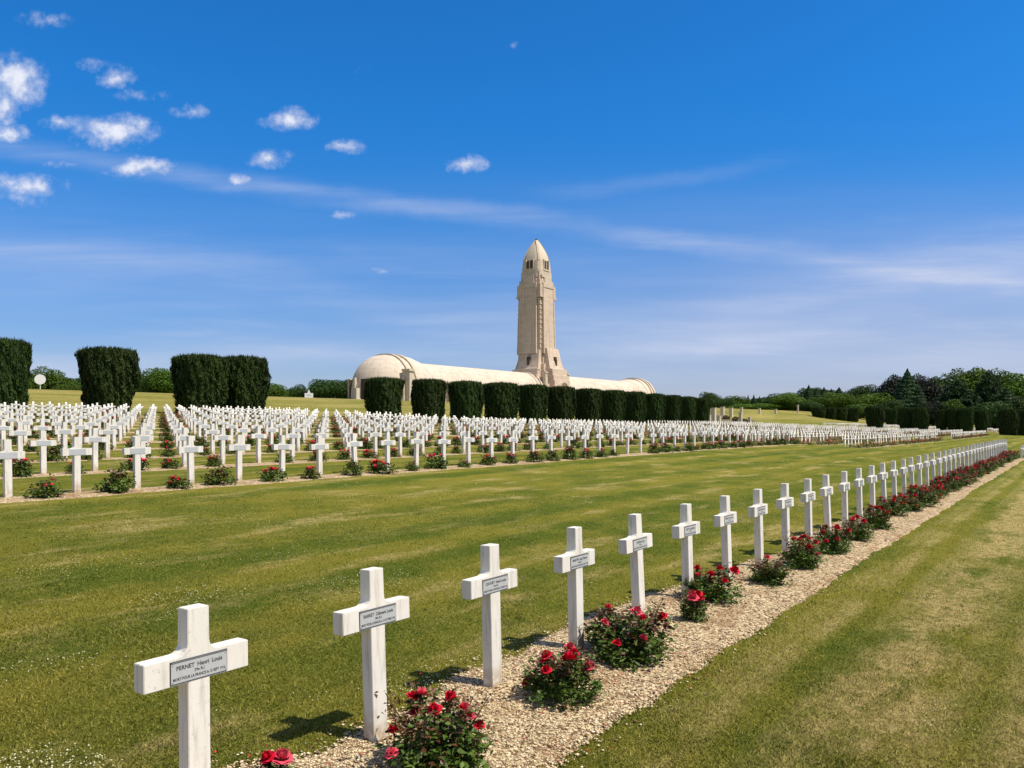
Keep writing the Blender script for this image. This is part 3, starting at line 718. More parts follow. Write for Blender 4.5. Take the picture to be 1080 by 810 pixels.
xs = [405, 452, 491.5, 528.5, 562, 592, 620, 646, 669, 690, 708.5, 724.5, 739]
tops = [401, 402.5, 404.5, 406, 408, 410, 412, 413.5, 415, 417, 418.5, 420, 421.5]
wds = [40, 38, 37, 39, 31, 30, 29, 27, 24, 22, 19, 18, 18]
for i, x in enumerate(xs):
    lb = 'clipped yew in front of the domed end of the building, first of the long line' if i == 0 else f'{ordn(i + 1)} clipped yew of the long line hiding the foot of the building' if i < 12 else 'last clipped yew of the long line, beside the stone pillars'
    yew(x, tops[i], 60, wpx=wds[i] + [1.5, .5, 1.5, 1, 3, 3.5, 3, 3.5, 3.5, 3.5, 4, 4, 3][i], label=lb, grp=GY, kind=i % 3)
GZ = 'clipped yews before the wood'
far = [(864, 430, 300, 18), (876, 430.5, 300, 15), (888, 431, 300, 15), (899, 431, 300, 15), (941, 432, 300, 14), (951, 432, 300, 14), (997, 433, 290, 16), (1038, 434, 260, 16)]
for i, (x, yt, Z, w_) in enumerate(far):
    yew(x, yt, Z=Z, wpx=w_ + .5, label=['dark yew at the end of the grass bank, first of the low far hedge', 'second small yew of the low far hedge before the wood', 'third small yew of the low far hedge before the wood', 'fourth small yew of the low far hedge, beside the lone squat yew', 'small far yew behind the lone squat yew', 'small far yew just before the broad pair-wide yew', 'far yew half hidden behind the three touching yews', 'far yew glimpsed past the three touching yews'][i], grp=GZ, kind=i % 3)
nearR = [(923, 430, 195, 25), (957, 431, 188, 20), (971, 431, 184, 22), (993, 433.5, 180, 16), (1006, 432, 178, 17), (1019, 432, 176, 18), (1035, 434, 178, 17), (1064, 433, 149, 25), (1079, 433.5, 152, 24)]
NL = ['lone squat yew standing between two short bands of far crosses', 'one half of the broad dark yew pair under the pointed fir', 'other half of the broad yew pair, on the side of the photo edge', 'small yew leaning on the first of three touching clipped yews', 'middle yew of the three touching clipped yews', 'widest of the three touching clipped yews by the end block of crosses', 'yew after the three touching ones, beside a short band of crosses', 'big clipped yew nearest the lawn, by the photo edge', 'clipped yew cut off by the photo edge, behind the end of the near row']
NL[7] = 'big clipped yew standing forward on the lawn, close to the photo edge'
for i, (x, yt, Z, w_) in enumerate(nearR): yew(x, yt, Z=Z, wpx=w_ * .93, label=NL[i], grp=GZ, kind=(3, 1, 4, 3, 4, 2, 3, 4, 3)[i])

# ------------------------------------------------------------------ trees
def crown_mesh(kind, seed, mat, N=15000):
    g = np.random.default_rng(seed); C_ = []; R_ = []
    if kind == 'round':
        nl = 36
        for i in range(nl):
            d = g.normal(size=3); d /= np.linalg.norm(d); d[2] = d[2] * .9
            c = d * g.uniform(.25, .66) * [.5, .5, .46] * 1.0 + [0, 0, .56]; C_.append(c); R_.append(g.uniform(.11, .19))
        C_ = np.array(C_); R_ = np.array(R_)
        idx = g.choice(nl, N, p=R_ ** 2 / (R_ ** 2).sum()); d = g.normal(size=(N, 3)); d /= np.linalg.norm(d, axis=1, keepdims=True)
        cen = C_[idx] + d * (R_[idx] * g.uniform(.82, 1.08, N))[:, None] * [1, 1, .85]; nrm = d + .5 * g.normal(size=(N, 3)); sz = g.uniform(.010, .021, N)
    elif kind == 'fir':
        s = g.random(N) ** .75; z = 1 - .96 * s; r = .30 * s ** .92 * (1 - .32 * np.abs(np.sin(z * 46 + g.normal() * 2))) * (.8 + .35 * np.sin(g.integers(0, 9, N) * 1.3) * .3); th = g.uniform(0, 6.283, N); r = r * g.uniform(.55, 1.12, N)
        cen = np.stack([np.cos(th) * r, np.sin(th) * r, z - r * .16], -1); nrm = np.stack([np.cos(th), np.sin(th), .8 + 0 * th], -1) + .4 * g.normal(size=(N, 3)); sz = g.uniform(.008, .018, N)
    else:  # cedar: layered shelves
        nl = 26; lay = []
        for i in range(nl):
            z = .22 + .76 * i / nl; rr = .42 * (1 - ((z - .2) / .85) ** 1.6) + .05; an = i * 2.4 + g.uniform(-.4, .4); lay.append((math.cos(an) * rr * .5, math.sin(an) * rr * .5, z, rr * .62))
        lay = np.array(lay); idx = g.choice(nl, N, p=lay[:, 3] ** 2 / (lay[:, 3] ** 2).sum()); ra = np.sqrt(g.random(N)); th = g.uniform(0, 6.283, N)
        cen = np.stack([lay[idx, 0] + np.cos(th) * ra * lay[idx, 3], lay[idx, 1] + np.sin(th) * ra * lay[idx, 3], lay[idx, 2] + .022 * g.normal(size=N) - .05 * ra ** 2], -1)
        nrm = np.array([0, 0, 1.]) + .5 * g.normal(size=(N, 3)); sz = g.uniform(.010, .020, N)
    hw = np.percentile(np.abs(cen[:, :2]), 99.3); cen[:, :2] *= .48 / hw; zt = np.percentile(cen[:, 2], 99.6); cen[:, 2] *= .985 / zt
    if kind == 'round': lo = np.percentile(cen[:, 2], 1); cen[:, 2] = .10 + (cen[:, 2] - lo) * (.885 / (.985 - lo))
    nrm = nrm / np.linalg.norm(nrm, axis=1, keepdims=True)
    a = np.cross(nrm, g.normal(size=(N, 3))); a /= np.linalg.norm(a, axis=1, keepdims=True); b_ = np.cross(nrm, a); s = sz[:, None] * 1.2
    V = np.stack([cen - a * s, cen - b_ * s * .7 + nrm * s * .3, cen + a * s, cen + b_ * s * .7 - nrm * s * .2], 1).reshape(-1, 3)
    return mesh_np(kind + '_crown', V, np.arange(4 * N).reshape(-1, 4), [mat], rnd=np.clip(g.beta(2, 2.5, N), 0, 1))
def trunk_mesh(conifer=False):
    ps = [tube_np([[0, 0, -.05], [.004, 0, .3], [0, .005, .75 if conifer else .62]], [.022, .016, .005], 8)]
    if not conifer:
        for i in range(5):
            an = i * 1.25; ps.append(tube_np([[0, 0, .2 + .05 * i], [math.cos(an) * .12, math.sin(an) * .12, .38 + .05 * i], [math.cos(an) * .24, math.sin(an) * .24, .52 + .05 * i]], [.010, .007, .003], 5))
    return mesh_np('trunk', *join_np(ps), [m_bark])
TRK, TRKC = trunk_mesh(), trunk_mesh(True)
CM = {}
for key, kind, mat in (('oak', 'round', m_oak), ('lime', 'round', m_lime), ('dark', 'round', m_darkleaf), ('beech', 'round', m_beech), ('fir', 'fir', m_fir), ('cedar', 'cedar', m_fir)):
    CM[key] = [crown_mesh(kind, 60 + s + len(CM) * 7, mat) for s in range(3)]
KN = {'oak': 'broadleaf_tree', 'lime': 'broadleaf_tree', 'dark': 'broadleaf_tree', 'beech': 'copper_beech', 'fir': 'fir_tree', 'cedar': 'cedar_tree'}
ti = 0
def tree(x, ytop, wpx, Z, key, label, ybase=None, grp=None):
    global ti
    T_, P_ = pix(x, Z); g0 = float(H(T_, P_)); h = (HY - ytop) * Z / F - g0; w_ = wpx * 1.14 * Z / F; h = h * 1.03 + 1.6 * Z / F
    e = link(KN[key], None, loc=(*W(T_, P_), g0 + CAMZ), rot=(0, 0, random.uniform(0, 6.28)))
    tag(e, label, 'tree', grp)
    kw = .96
    link('crown', CM[key][ti % 3], e, sc=(w_ / kw, w_ / kw, h)); link('trunk', TRKC if key in ('fir', 'cedar') else TRK, e, sc=(w_ / kw * .8, w_ / kw * .8, h)); ti += 1
GL = 'trees behind the grass bank'; GWd = 'trees of the wood beyond the crosses'
LT = [(8, 396, 50, 158, 'oak', 'green tree behind the tallest yew at the photo edge'),
 (46, 391, 42, 150, 'oak', 'mid green rounded tree behind the round white sign'),
 (62, 398, 34, 156, 'oak', 'green tree overlapping the one behind the round white sign'),
 (82, 401, 34, 170, 'dark', 'low dark tree between round sign and solitary yew'),
 (102, 404, 36, 160, 'oak', 'low green tree mostly hidden behind the solitary yew'),
 (75, 408, 40, 146, 'oak', 'bushy shrub like tree at the top of the bank beside the round sign'),
 (133, 406, 34, 160, 'oak', 'green tree partly hidden by the solitary yew on its far side'),
 (156, 398, 26, 165, 'dark', 'darker tree in the gap between the solitary yew and the yew pair'),
 (170, 391, 40, 155, 'oak', 'taller light green tree beside the broad yew'),
 (188, 399, 36, 160, 'oak', 'green tree mostly hidden behind the broad yew'),
 (290, 407, 34, 170, 'oak', 'small green tree emerging beside the narrower yew'),
 (313, 408, 22, 175, 'dark', 'small dark round tree just beside the white notice board'),
 (342, 402.5, 32, 175, 'dark', 'dark green tree between the notice board and the dome'),
 (362, 403, 30, 180, 'dark', 'dark tree touching the dome of the building'),
 (328, 412, 26, 182, 'dark', 'low dark tree behind the white notice board')]
for a_ in LT: tree(*a_, grp=GL)
RT = [(749, 416, 20, 400, 'dark', 'dark narrow tree just past the last yew of the long line'),
 (762, 422, 22, 420, 'dark', 'low dark tree behind the stone pillars'),
 (776, 420, 26, 430, 'oak', 'rounded green tree above the stone pillars'),
 (789, 419, 10, 440, 'fir', 'first small fir above the grass bank'), (795, 418.5, 10, 440, 'fir', 'second small fir above the grass bank'), (801, 420, 10, 440, 'fir', 'third small fir above the grass bank'),
 (784, 428, 40, 400, 'lime', 'light green bushy tree at the crest of the bank by the pillars'),
 (808, 427, 34, 400, 'lime', 'light green low tree between the two small pillars on the crest'),
 (814, 418, 36, 440, 'dark', 'dark domed tree behind the bright round tree'),
 (830, 416.5, 34, 400, 'lime', 'bright yellow green round tree by the tall thin pillar'),
 (846, 416, 14, 440, 'fir', 'short fir beside the bright round tree'), (853, 408.5, 19, 440, 'fir', 'thin fir with the spindly tall tip'), (861, 412, 24, 440, 'fir', 'fir following the spindly one in the dark line of the wood'),
 (869, 411, 25, 440, 'fir', 'fourth dark fir of the wood line'), (877, 412.5, 24, 440, 'fir', 'fifth dark fir of the wood line'), (885, 411, 27, 440, 'fir', 'sixth dark fir of the wood line, before the dark round tree'),
 (849, 412, 24, 455, 'dark', 'dark tree crowning the wood behind the spindly fir'), (857, 412, 26, 458, 'dark', 'dark rounded tree between two thin firs of the wood'), (866, 412.5, 30, 455, 'dark', 'dark tree behind the fir row of the wood'), (882, 414, 30, 455, 'dark', 'dark tree closing the far end of the fir row'),
 (840, 420, 30, 455, 'dark', 'dark mass of a tree behind the tall thin post'), (800, 422, 36, 450, 'dark', 'dark low tree behind the three small firs'), (755, 423, 30, 450, 'oak', 'green tree low behind the last yew and pillars'),
 (866, 421, 26, 380, 'oak', 'mid green tree above the start of the low far hedge'), (880, 416.5, 26, 380, 'lime', 'bright green tree in front of the dark firs'), (891, 418, 22, 375, 'lime', 'second bright green tree in front of the dark firs'),
 (897, 413, 26, 430, 'dark', 'dark tree between the firs and the domed dark tree'),
 (910, 409, 28, 420, 'dark', 'dome shaped dark tree standing above the bright spreading tree'),
 (920, 417, 44, 370, 'lime', 'bright spreading tree above the lone squat yew'),
 (928, 413, 30, 420, 'dark', 'dark tree behind the bright spreading tree'),
 (941, 403, 36, 372, 'beech', 'dark copper beech on the one side of the pointed fir'),
 (949, 399, 28, 380, 'beech', 'copper beech crown directly behind the pointed fir'),
 (967, 399, 32, 385, 'beech', 'copper beech just behind the other flank of the pointed fir'),
 (957, 392.5, 40, 350, 'fir', 'tall pointed fir, the highest conifer of the wood'),
 (969, 408, 26, 345, 'fir', 'shorter fir leaning against the tall pointed fir'),
 (984, 403, 40, 365, 'beech', 'wide dark copper beech between the pointed fir and the green mass'),
 (990, 402, 30, 400, 'dark', 'dark green tree behind the wide copper beech'),
 (1010, 394.5, 46, 390, 'oak', 'broad green tree where the high green mass begins'),
 (1030, 392.5, 50, 385, 'lime', 'highest broad green tree of the wood'),
 (1053, 395, 50, 380, 'oak', 'tall green tree beside the highest broad tree'),
 (1076, 399, 46, 370, 'lime', 'yellow green tree at the photo edge'),
 (1092, 402, 40, 365, 'oak', 'green tree cut by the photo edge'),
 (1010, 406, 46, 340, 'cedar', 'layered cedar with spreading shelves in front of the green mass'),
 (1043, 396, 34, 342, 'cedar', 'tall dark cedar rising into the high green mass'),
 (1026, 418, 30, 338, 'cedar', 'low cedar between the two large cedars'),
 (1062, 410, 34, 335, 'fir', 'dark fir between the tall cedar and the photo edge'),
 (1078, 420, 30, 332, 'dark', 'low dark tree behind the yew at the photo edge'),
 (1001, 424, 24, 335, 'oak', 'small light tree at the foot of the wide copper beech'),
 (940, 425, 30, 345, 'dark', 'low dark tree at the foot of the pointed fir'),
 (905, 428, 30, 350, 'oak', 'low green tree between the far hedge and the bright spreading tree'),
 (855, 425, 24, 372, 'dark', 'low dark tree rising over the end of the grass bank'),
 (1045, 426, 36, 330, 'dark', 'dark low tree under the tall cedar'),
 (985, 426, 30, 338, 'beech', 'low dark purplish tree under the wide copper beech')]
for a_ in RT: tree(*a_, grp=GWd)

# ------------------------------------------------------------------ the ossuary building
BP, BT = 115.6, 172.4
GB = 4.28 + CAMZ
root = link('memorial_building', None, loc=(*W(BT, BP), GB), rot=(0, 0, ROT))
tag(root, 'long vaulted stone memorial hall with domed ends and a tall tapering tower', 'building')
def lathe_poly(bm, rings, mat=0, cap=True):
    """rings: list of lists of (x,y,z), same count, joined bottom to top"""
    R_ = [[bm.verts.new(p) for p in r] for r in rings]; n = len(R_[0])
    for a_, b_ in zip(R_, R_[1:]):
        for i in range(n): bm.faces.new((a_[i], a_[(i+1) % n], b_[(i+1) % n], b_[i])).material_index = mat
    if cap: bm.faces.new(R_[-1]).material_index = mat
    return R_
HWING, RW = 8.25, 6.2
def vprof(hw, hh, n=28, k=2.0):      # vault cross-section, superellipse
    return [(-hw * np.sign(math.cos(a_)) * abs(math.cos(a_)) ** (2 / k), hh * abs(math.sin(a_)) ** (2 / k)) for a_ in np.linspace(0, math.pi, n)]
def vault(bm, x0, x1, hw, hh, mat=0, k=2.35, z0=-1.2):
    pr = vprof(hw, hh, k=k); pr = [(pr[0][0], z0)] + pr + [(pr[-1][0], z0)]
    a_ = [bm.verts.new((x0, y, z)) for y, z in pr]; b_ = [bm.verts.new((x1, y, z)) for y, z in pr]
    for i in range(len(pr) - 1): bm.faces.new((a_[i], b_[i], b_[i+1], a_[i+1])).material_index = mat
    bm.faces.new(list(reversed(a_))).material_index = mat; bm.faces.new(b_).material_index = mat
def ribarc(bm, x0, x1, hw, hh, th, mat=0, k=2.35):
    pi_ = [(y, z) for y, z in vprof(hw - .3, hh - .3, k=k)]; po = vprof(hw + th, hh + th, k=k)
    rings = []
    for (yi, zi), (yo, zo) in zip(pi_, po): rings.append([(x0, yi, zi), (x1, yi, zi), (x1, yo, zo), (x0, yo, zo)])
    rings = [[(x0, pi_[0][0], -1.2), (x1, pi_[0][0], -1.2), (x1, po[0][0], -1.2), (x0, po[0][0], -1.2)]] + rings + [[(x0, pi_[-1][0], -1.2), (x1, pi_[-1][0], -1.2), (x1, po[-1][0], -1.2), (x0, po[-1][0], -1.2)]]
    lathe_poly(bm, rings, mat)
def halfdome(bm, xc, sgn, rx, ry, hz, mat=0, k=2.35):
    n, m_ = 20, 14; rows = []
    for i in range(n + 1):                       # azimuth from -y round to +y on the sgn side
        a_ = -math.pi / 2 + math.pi * i / n; row = []
        for j in range(m_ + 1):
            e_ = math.pi / 2 * j / m_; c = math.cos(e_) ** (2 / k); row.append((xc + sgn * rx * math.cos(a_) * c, ry * math.sin(a_) * c, hz * math.sin(e_) ** (2 / k)))
        rows.append([bm.verts.new((xc + sgn * rx * math.cos(a_), ry * math.sin(a_), -1.2))] + [bm.verts.new(p) for p in row])
    for a_, b_ in zip(rows, rows[1:]):
        for j in range(len(a_) - 1):
            f = [a_[j], b_[j], b_[j+1], a_[j+1]]; bm.faces.new(f if sgn > 0 else list(reversed(f))).material_index = mat
def add(name, fn, mats, parent=root, smooth=False, label=None, merge=True):
    bm = bmesh.new(); fn(bm)
    if merge: bmesh.ops.remove_doubles(bm, verts=bm.verts, dist=.0005)
    bmesh.ops.recalc_face_normals(bm, faces=bm.faces)
    me = bm_mesh(name, bm, mats)
    if smooth:
        for p in me.polygons: p.use_smooth = True
        me.set_sharp_from_angle(angle=RAD(32))
    o = link(name, me, parent)
    if label: o['label'] = label
    return o
XL, XR = 117 - BT, 228.5 - BT
wings = []
for sgn, x0, x1 in ((-1, XL + 3.2, -5.2), (1, 8.0, XR - 3.2)):
    wv = add('vaulted_wing', lambda bm: vault(bm, x0, x1, RW, HWING), [m_vault], smooth=True); wings.append(wv)
    # low wall with window bays in front of the vault foot
    nb = int(abs(x1 - x0) / 4.0)
    def wall(bm):
        box(bm, x0 + .3, x1 - .3, -RW - .45, -RW + 1.2, -1.2, 3.9)
        for i in range(nb + 1):
            xx = x0 + .6 + (abs(x1 - x0) - 1.2) * i / nb; 
            vs = [(xx-.55,-RW-1.7,-1.2),(xx+.55,-RW-1.7,-1.2),(xx+.55,-RW-.40,-1.2),(xx-.55,-RW-.40,-1.2),(xx-.5,-RW-.75,4.35),(xx+.5,-RW-.75,4.35),(xx+.5,-RW-.40,4.35),(xx-.5,-RW-.40,4.35)]
            v = [bm.verts.new(p) for p in vs]
            for f in ((0,3,2,1),(4,5,6,7),(0,1,5,4),(1,2,6,5),(2,3,7,6),(3,0,4,7)): bm.faces.new([v[k_] for k_ in f])
    bw = add('buttressed_wall', wall, [m_pavst], merge=False)
    for i in range(nb):
        xx = x0 + .6 + (abs(x1 - x0) - 1.2) * (i + .5) / nb
        add('window', lambda bm: box(bm, xx - .95, xx + .95, -RW - .50, -RW - .452, .6, 3.5), [m_win], parent=bw)
RP, HP = 7.5, 9.35
for side, xc in ((-1, XL), (1, XR)):
    pav = add('domed_end', lambda bm: (halfdome(bm, xc, side, 6.7, RP, HP), halfdome(bm, xc - side * 4.6, -side, 7.6, RP, HP - .35), vault(bm, min(xc, xc - side * 4.6), max(xc, xc - side * 4.6), RP, HP - .06)), [m_vault], smooth=True)
    add('arch_rib', lambda bm: ribarc(bm, xc - .45, xc + .45, RP, HP, .28), [m_pavst], parent=pav, smooth=True)
    add('arch_rib', lambda bm: ribarc(bm, xc - side * 1.9 - .35, xc - side * 1.9 + .35, RP, HP, .30), [m_pavst], parent=pav, smooth=True)
    if side > 0: XP = -side * 2.5
    def pier(bm):
        xx = xc - 1.3 if side < 0 else xc - 2.6
        box(bm, xx - .55, xx + .55, -RP - 1.0, -RP + .9, -1.2, 5.7 if side < 0 else 4.2); box(bm, xx - .8, xx + .8, -RP - 1.2, -RP + .9, 5.7 if side < 0 else 4.2, 6.15 if side < 0 else 4.5)
    add('pier', pier, [m_cream], parent=pav)
    # tall openings round the apse and on the inner bay
    def opening(bm, a_, h1=4.2, r=6.7):
        cx, cy = xc + side * r * math.cos(a_), RP * math.sin(a_)
        t_ = Vector((-side * math.sin(a_), math.cos(a_), 0)); o_ = Vector((side * math.cos(a_), math.sin(a_), 0)); c_ = Vector((cx, cy, 0))
        vs = [c_ + t_ * u * .85 + o_ * q_ + Vector((0, 0, z)) for q_ in (-.9, .10) for u, z in ((-1, -.4), (1, -.4), (1, h1), (-1, h1))]
        v = [bm.verts.new(p) for p in vs]
        for f in ((0,3,2,1),(4,5,6,7),(0,1,5,4),(1,2,6,5),(2,3,7,6),(3,0,4,7)): bm.faces.new([v[k_] for k_ in f])
    for a_ in (-.95, -.13, .69): add('tall_opening', lambda bm: opening(bm, a_), [m_dark], parent=pav)
    add('tall_opening', lambda bm: box(bm, xc - side * 7.2 - 1.3, xc - side * 7.2 + 1.3, -RP - .25, -RP + 2.2, 0, 4.2), [m_dark], parent=pav)
    def kerbring(bm):
        for a_ in (-1.25, -.65, -.38, .25, .95):
            cx, cy = xc + side * 6.75 * math.cos(a_), (RP + .05) * math.sin(a_); box(bm, cx - .28, cx + .28, cy - .28, cy + .28, -1.2, 4.5)
    add('apse_columns', kerbring, [m_pavst], parent=pav)
# arches where the wings meet the tower
for xx in (-5.6, 8.2):
    add('arch_rib', lambda bm: ribarc(bm, xx - .4, xx + .4, RW, HWING, .30), [m_pavst], smooth=True)
    add('arch_rib', lambda bm: ribarc(bm, xx - 1.7, xx - 1.0, RW, HWING, .16), [m_pavst], smooth=True)

# tower ---------------------------------------------------------
def sq(hw, z, r=0, n=1):
    if r <= 0: return [(-hw,-hw,z),(hw,-hw,z),(hw,hw,z),(-hw,hw,z)]
    out = []
    for cx, cy, a0 in ((1,-1,-90),(1,1,0),(-1,1,90),(-1,-1,180)):
        for i in range(n + 1):
            a_ = RAD(a0 + 90 * i / n); out.append((cx * (hw - r) + r * math.cos(a_), cy * (hw - r) + r * math.sin(a_), z))
    return out
def greek(a_, c, z):   # a: half extent, c: half width of the arms
    return [(-c,-a_,z),(c,-a_,z),(c,-c,z),(a_,-c,z),(a_,c,z),(c,c,z),(c,a_,z),(-c,a_,z),(-c,c,z),(-a_,c,z),(-a_,-c,z),(-c,-c,z)]
tower = add('tower', lambda bm: lathe_poly(bm, [greek(4.15, 2.75, 13.2), greek(4.0, 2.65, 18), greek(3.85, 2.52, 24), greek(3.72, 2.42, 30.3), greek(3.45, 2.3, 30.6), greek(3.3, 2.25, 32.2), greek(3.12, 2.1, 32.4), greek(3.06, 2.1, 33.6)]), [m_stone])
# corner shafts set in the re-entrant corners
for sx in (-1, 1):
    for sy in (-1, 1):
        def col(bm, sx=sx, sy=sy):
            for k_, (o1, r1, r2) in enumerate(((3.05, .55, .50), (2.62, .42, .38))):
                cx, cy = sx * o1, sy * o1; s2 = .93
                rings = [[(cx + r1 * math.cos(t_), cy + r1 * math.sin(t_), 9) for t_ in np.linspace(0, 2 * math.pi, 9)[:-1]], [(cx * s2 + r2 * math.cos(t_), cy * s2 + r2 * math.sin(t_), 27.8) for t_ in np.linspace(0, 2 * math.pi, 9)[:-1]]]
                lathe_poly(bm, rings)
            # stacked blocks that ripple up the shaft
            for i in range(22):
                z = 14 + i * .62; q = sx * 3.03 * (1 - (z - 9) * .0037), sy * 3.03 * (1 - (z - 9) * .0037); w_ = .62 if i % 2 else .48
                box(bm, q[0] - w_, q[0] + w_, q[1] - w_, q[1] + w_, z, z + .34)
        cs = add('corner_shaft', col, [m_stone], merge=False)
        def cons(bm, sx=sx, sy=sy):
            def bb(lo, hi, z0, z1):
                x = sorted((sx * lo, sx * hi)); y = sorted((sy * lo, sy * hi)); box(bm, x[0], x[1], y[0], y[1], z0, z1)
            bb(2.2, 3.80, 27.6, 28.1); bb(2.0, 3.62, 28.1, 30.9); bb(2.0, 3.2, 30.9, 32.2); bb(2.0, 2.85, 32.2, 34.4)
        add('corner_console', cons, [m_stone], parent=cs, merge=False)
# stepped foot
def foot(bm):
    lathe_poly(bm, [greek(8.1, 4.1, -1.2), greek(8.0, 4.1, 3.4), greek(7.6, 3.9, 3.45), greek(7.55, 3.9, 4.9), greek(7.15, 3.7, 4.95), greek(7.1, 3.7, 6.3), greek(6.75, 3.6, 6.35), greek(6.7, 3.6, 7.6), greek(6.4, 3.5, 7.65), greek(6.3, 3.5, 9.0), greek(5.75, 3.3, 9.05), greek(5.55, 3.3, 9.5), greek(5.4, 3.25, 9.55), greek(4.85, 3.0, 11.4), greek(4.3, 2.8, 13.9), greek(4.1, 2.7, 14.6)])
tf_ = add('tower_foot', foot, [m_stone]); tf_.location = (.55, -.55, 0)
def steps(bm):
    for sx in (-1, 1):
        for sy in (-1, 1):
            for i, (e_, z) in enumerate(((7.5, 1.9), (6.9, 3.7), (6.3, 5.4), (5.7, 7.1), (5.1, 8.8), (4.5, 10.5), (3.9, 12.3))):
                x = sorted((sx * 2.0, sx * e_ * .90)); y = sorted((sy * 2.0, sy * e_ * .90)); box(bm, x[0], x[1], y[0], y[1], -1.2, z)
add('corner_steps', steps, [m_stone], parent=tf_, merge=False)
for sx in (-1, 1):
    for sy in (-1, 1):
        add('foot_pinnacle', lambda bm: (box(bm, *sorted((sx * 4.9, sx * 5.7)), *sorted((sy * 4.9, sy * 5.7)), 5.0, 8.0), box(bm, *sorted((sx * 4.8, sx * 5.85)), *sorted((sy * 4.8, sy * 5.85)), 8.0, 8.35)), [m_cream], parent=tf_)
# slit windows on the foot faces
for ax in range(4):
    e_ = link('foot_panel', None, tf_, rot=(0, 0, ax * math.pi / 2))
    bpy.data.objects.remove(e_)
def faced(bm_fn, ax):
    def fn(bm):
        bm_fn(bm); bmesh.ops.rotate(bm, verts=bm.verts, cent=(0, 0, 0), matrix=Matrix.Rotation(ax * math.pi / 2, 3, 'Z'))
    return fn
for ax in range(4):
    add('slit_window', faced(lambda bm: (box(bm, -.28, .28, -5.35, -4.2, 10.2, 11.7), box(bm, -.5, .5, -5.1, -4.0, 11.7, 12.4)), ax), [m_dark], parent=tf_, merge=False)
    add('ledge', faced(lambda bm: box(bm, -3.6, 3.6, -6.3, -4.9, 8.95, 9.2), ax), [m_cream], parent=tf_)
    # relief panel edges on the shaft
    def pil(bm):
        for u in (-1, 1): 
            v = [(u*2.38,-4.27,13.2),(u*2.78,-4.27,13.2),(u*2.78,-3.9,13.2),(u*2.38,-3.9,13.2)]; w2 = [(u*2.12,-3.83,30.2),(u*2.46,-3.83,30.2),(u*2.46,-3.5,30.2),(u*2.12,-3.5,30.2)]
            lathe_poly(bm, [v, w2])
        box(bm, -2.46, 2.46, -3.86, -3.5, 30.2, 31.3); box(bm, -1.55, 1.55, -3.56, -3.2, 31.3, 32.9); box(bm, -2.28, 2.28, -3.25, -2.9, 32.9, 33.6)
    add('relief_frame', faced(pil, ax), [m_pavst], parent=tower, merge=False)
# portal arch on the two long sides
def portal(bm):
    n = 16; r, zc = 2.2, 3.4; a_ = [(r * math.cos(t_), zc + r * math.sin(t_)) for t_ in np.linspace(0, math.pi, n)]; o_ = [(r, -1.1)] + a_ + [(-r, -1.1)]
    f_ = [bm.verts.new((x - .7, -8.12, z)) for x, z in o_]; b_ = [bm.verts.new((x - .7, -7.0, z)) for x, z in o_]
    bm.faces.new(list(reversed(f_)));
    for i in range(len(o_)): j = (i + 1) % len(o_); bm.faces.new((f_[i], f_[j], b_[j], b_[i]))
def portalrim(bm):
    for t0, t1 in zip(np.linspace(0, math.pi, 17)[:-1], np.linspace(0, math.pi, 17)[1:]):
        p = [(2.2*math.cos(t0), 3.4+2.2*math.sin(t0)), (2.2*math.cos(t1), 3.4+2.2*math.sin(t1)), (2.65*math.cos(t1), 3.4+2.65*math.sin(t1)), (2.65*math.cos(t0), 3.4+2.65*math.sin(t0))]
        a_ = [bm.verts.new((x - .7, -8.2, z)) for x, z in p]; b_ = [bm.verts.new((x - .7, -7.2, z)) for x, z in p]
        bm.faces.new(a_); bm.faces.new(list(reversed(b_)))
        for i in range(4): j = (i + 1) % 4; bm.faces.new((a_[i], b_[i], b_[j], a_[j]))
for ax in (0, 2):
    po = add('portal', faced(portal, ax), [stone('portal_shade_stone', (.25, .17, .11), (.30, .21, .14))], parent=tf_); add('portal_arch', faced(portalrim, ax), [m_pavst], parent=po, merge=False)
# belfry and shell dome
belf = add('belfry', lambda bm: lathe_poly(bm, [sq(3.12, 33.3, 1.2, 3), sq(3.08, 35.0, 1.35, 3), sq(2.9, 37.3, 1.45, 3)]), [m_pavst], parent=tower)
for ax in range(4):
    for u in (-.55, .55):
        def win(bm, u=u):
            o_ = [(u + .38, 35.25), *[(u + .38 * math.cos(t_), 36.95 + .38 * math.sin(t_)) for t_ in np.linspace(0, math.pi, 8)], (u - .38, 35.25)]
            f_ = [bm.verts.new((x, -3.14, z)) for x, z in o_]; b_ = [bm.verts.new((x, -2.7, z)) for x, z in o_]; bm.faces.new(list(reversed(f_)))
            for i in range(len(o_)): j = (i + 1) % len(o_); bm.faces.new((f_[i], f_[j], b_[j], b_[i]))
        add('belfry_window', faced(win, ax), [m_dark], parent=belf)
    add('window_frame', faced(lambda bm: (box(bm, -1.25, -1.02, -3.19, -2.7, 34.9, 37.6), box(bm, 1.02, 1.25, -3.19, -2.7, 34.9, 37.6), box(bm, -1.3, 1.3, -3.22, -2.7, 34.7, 34.95), box(bm, -.12, .12, -3.19, -2.7, 34.95, 37.0)), ax), [m_cream], parent=belf, merge=False)
prof = [(37.3, 2.92), (38.2, 2.72), (39.1, 2.42), (40.0, 2.05), (40.8, 1.66), (41.5, 1.26), (42.1, .9), (42.6, .58), (42.95, .36)]
dome = add('shell_dome', lambda bm: lathe_poly(bm, [sq(r_, z, r_ * .62, 4) for z, r_ in prof]), [m_cream], parent=tower, smooth=True)
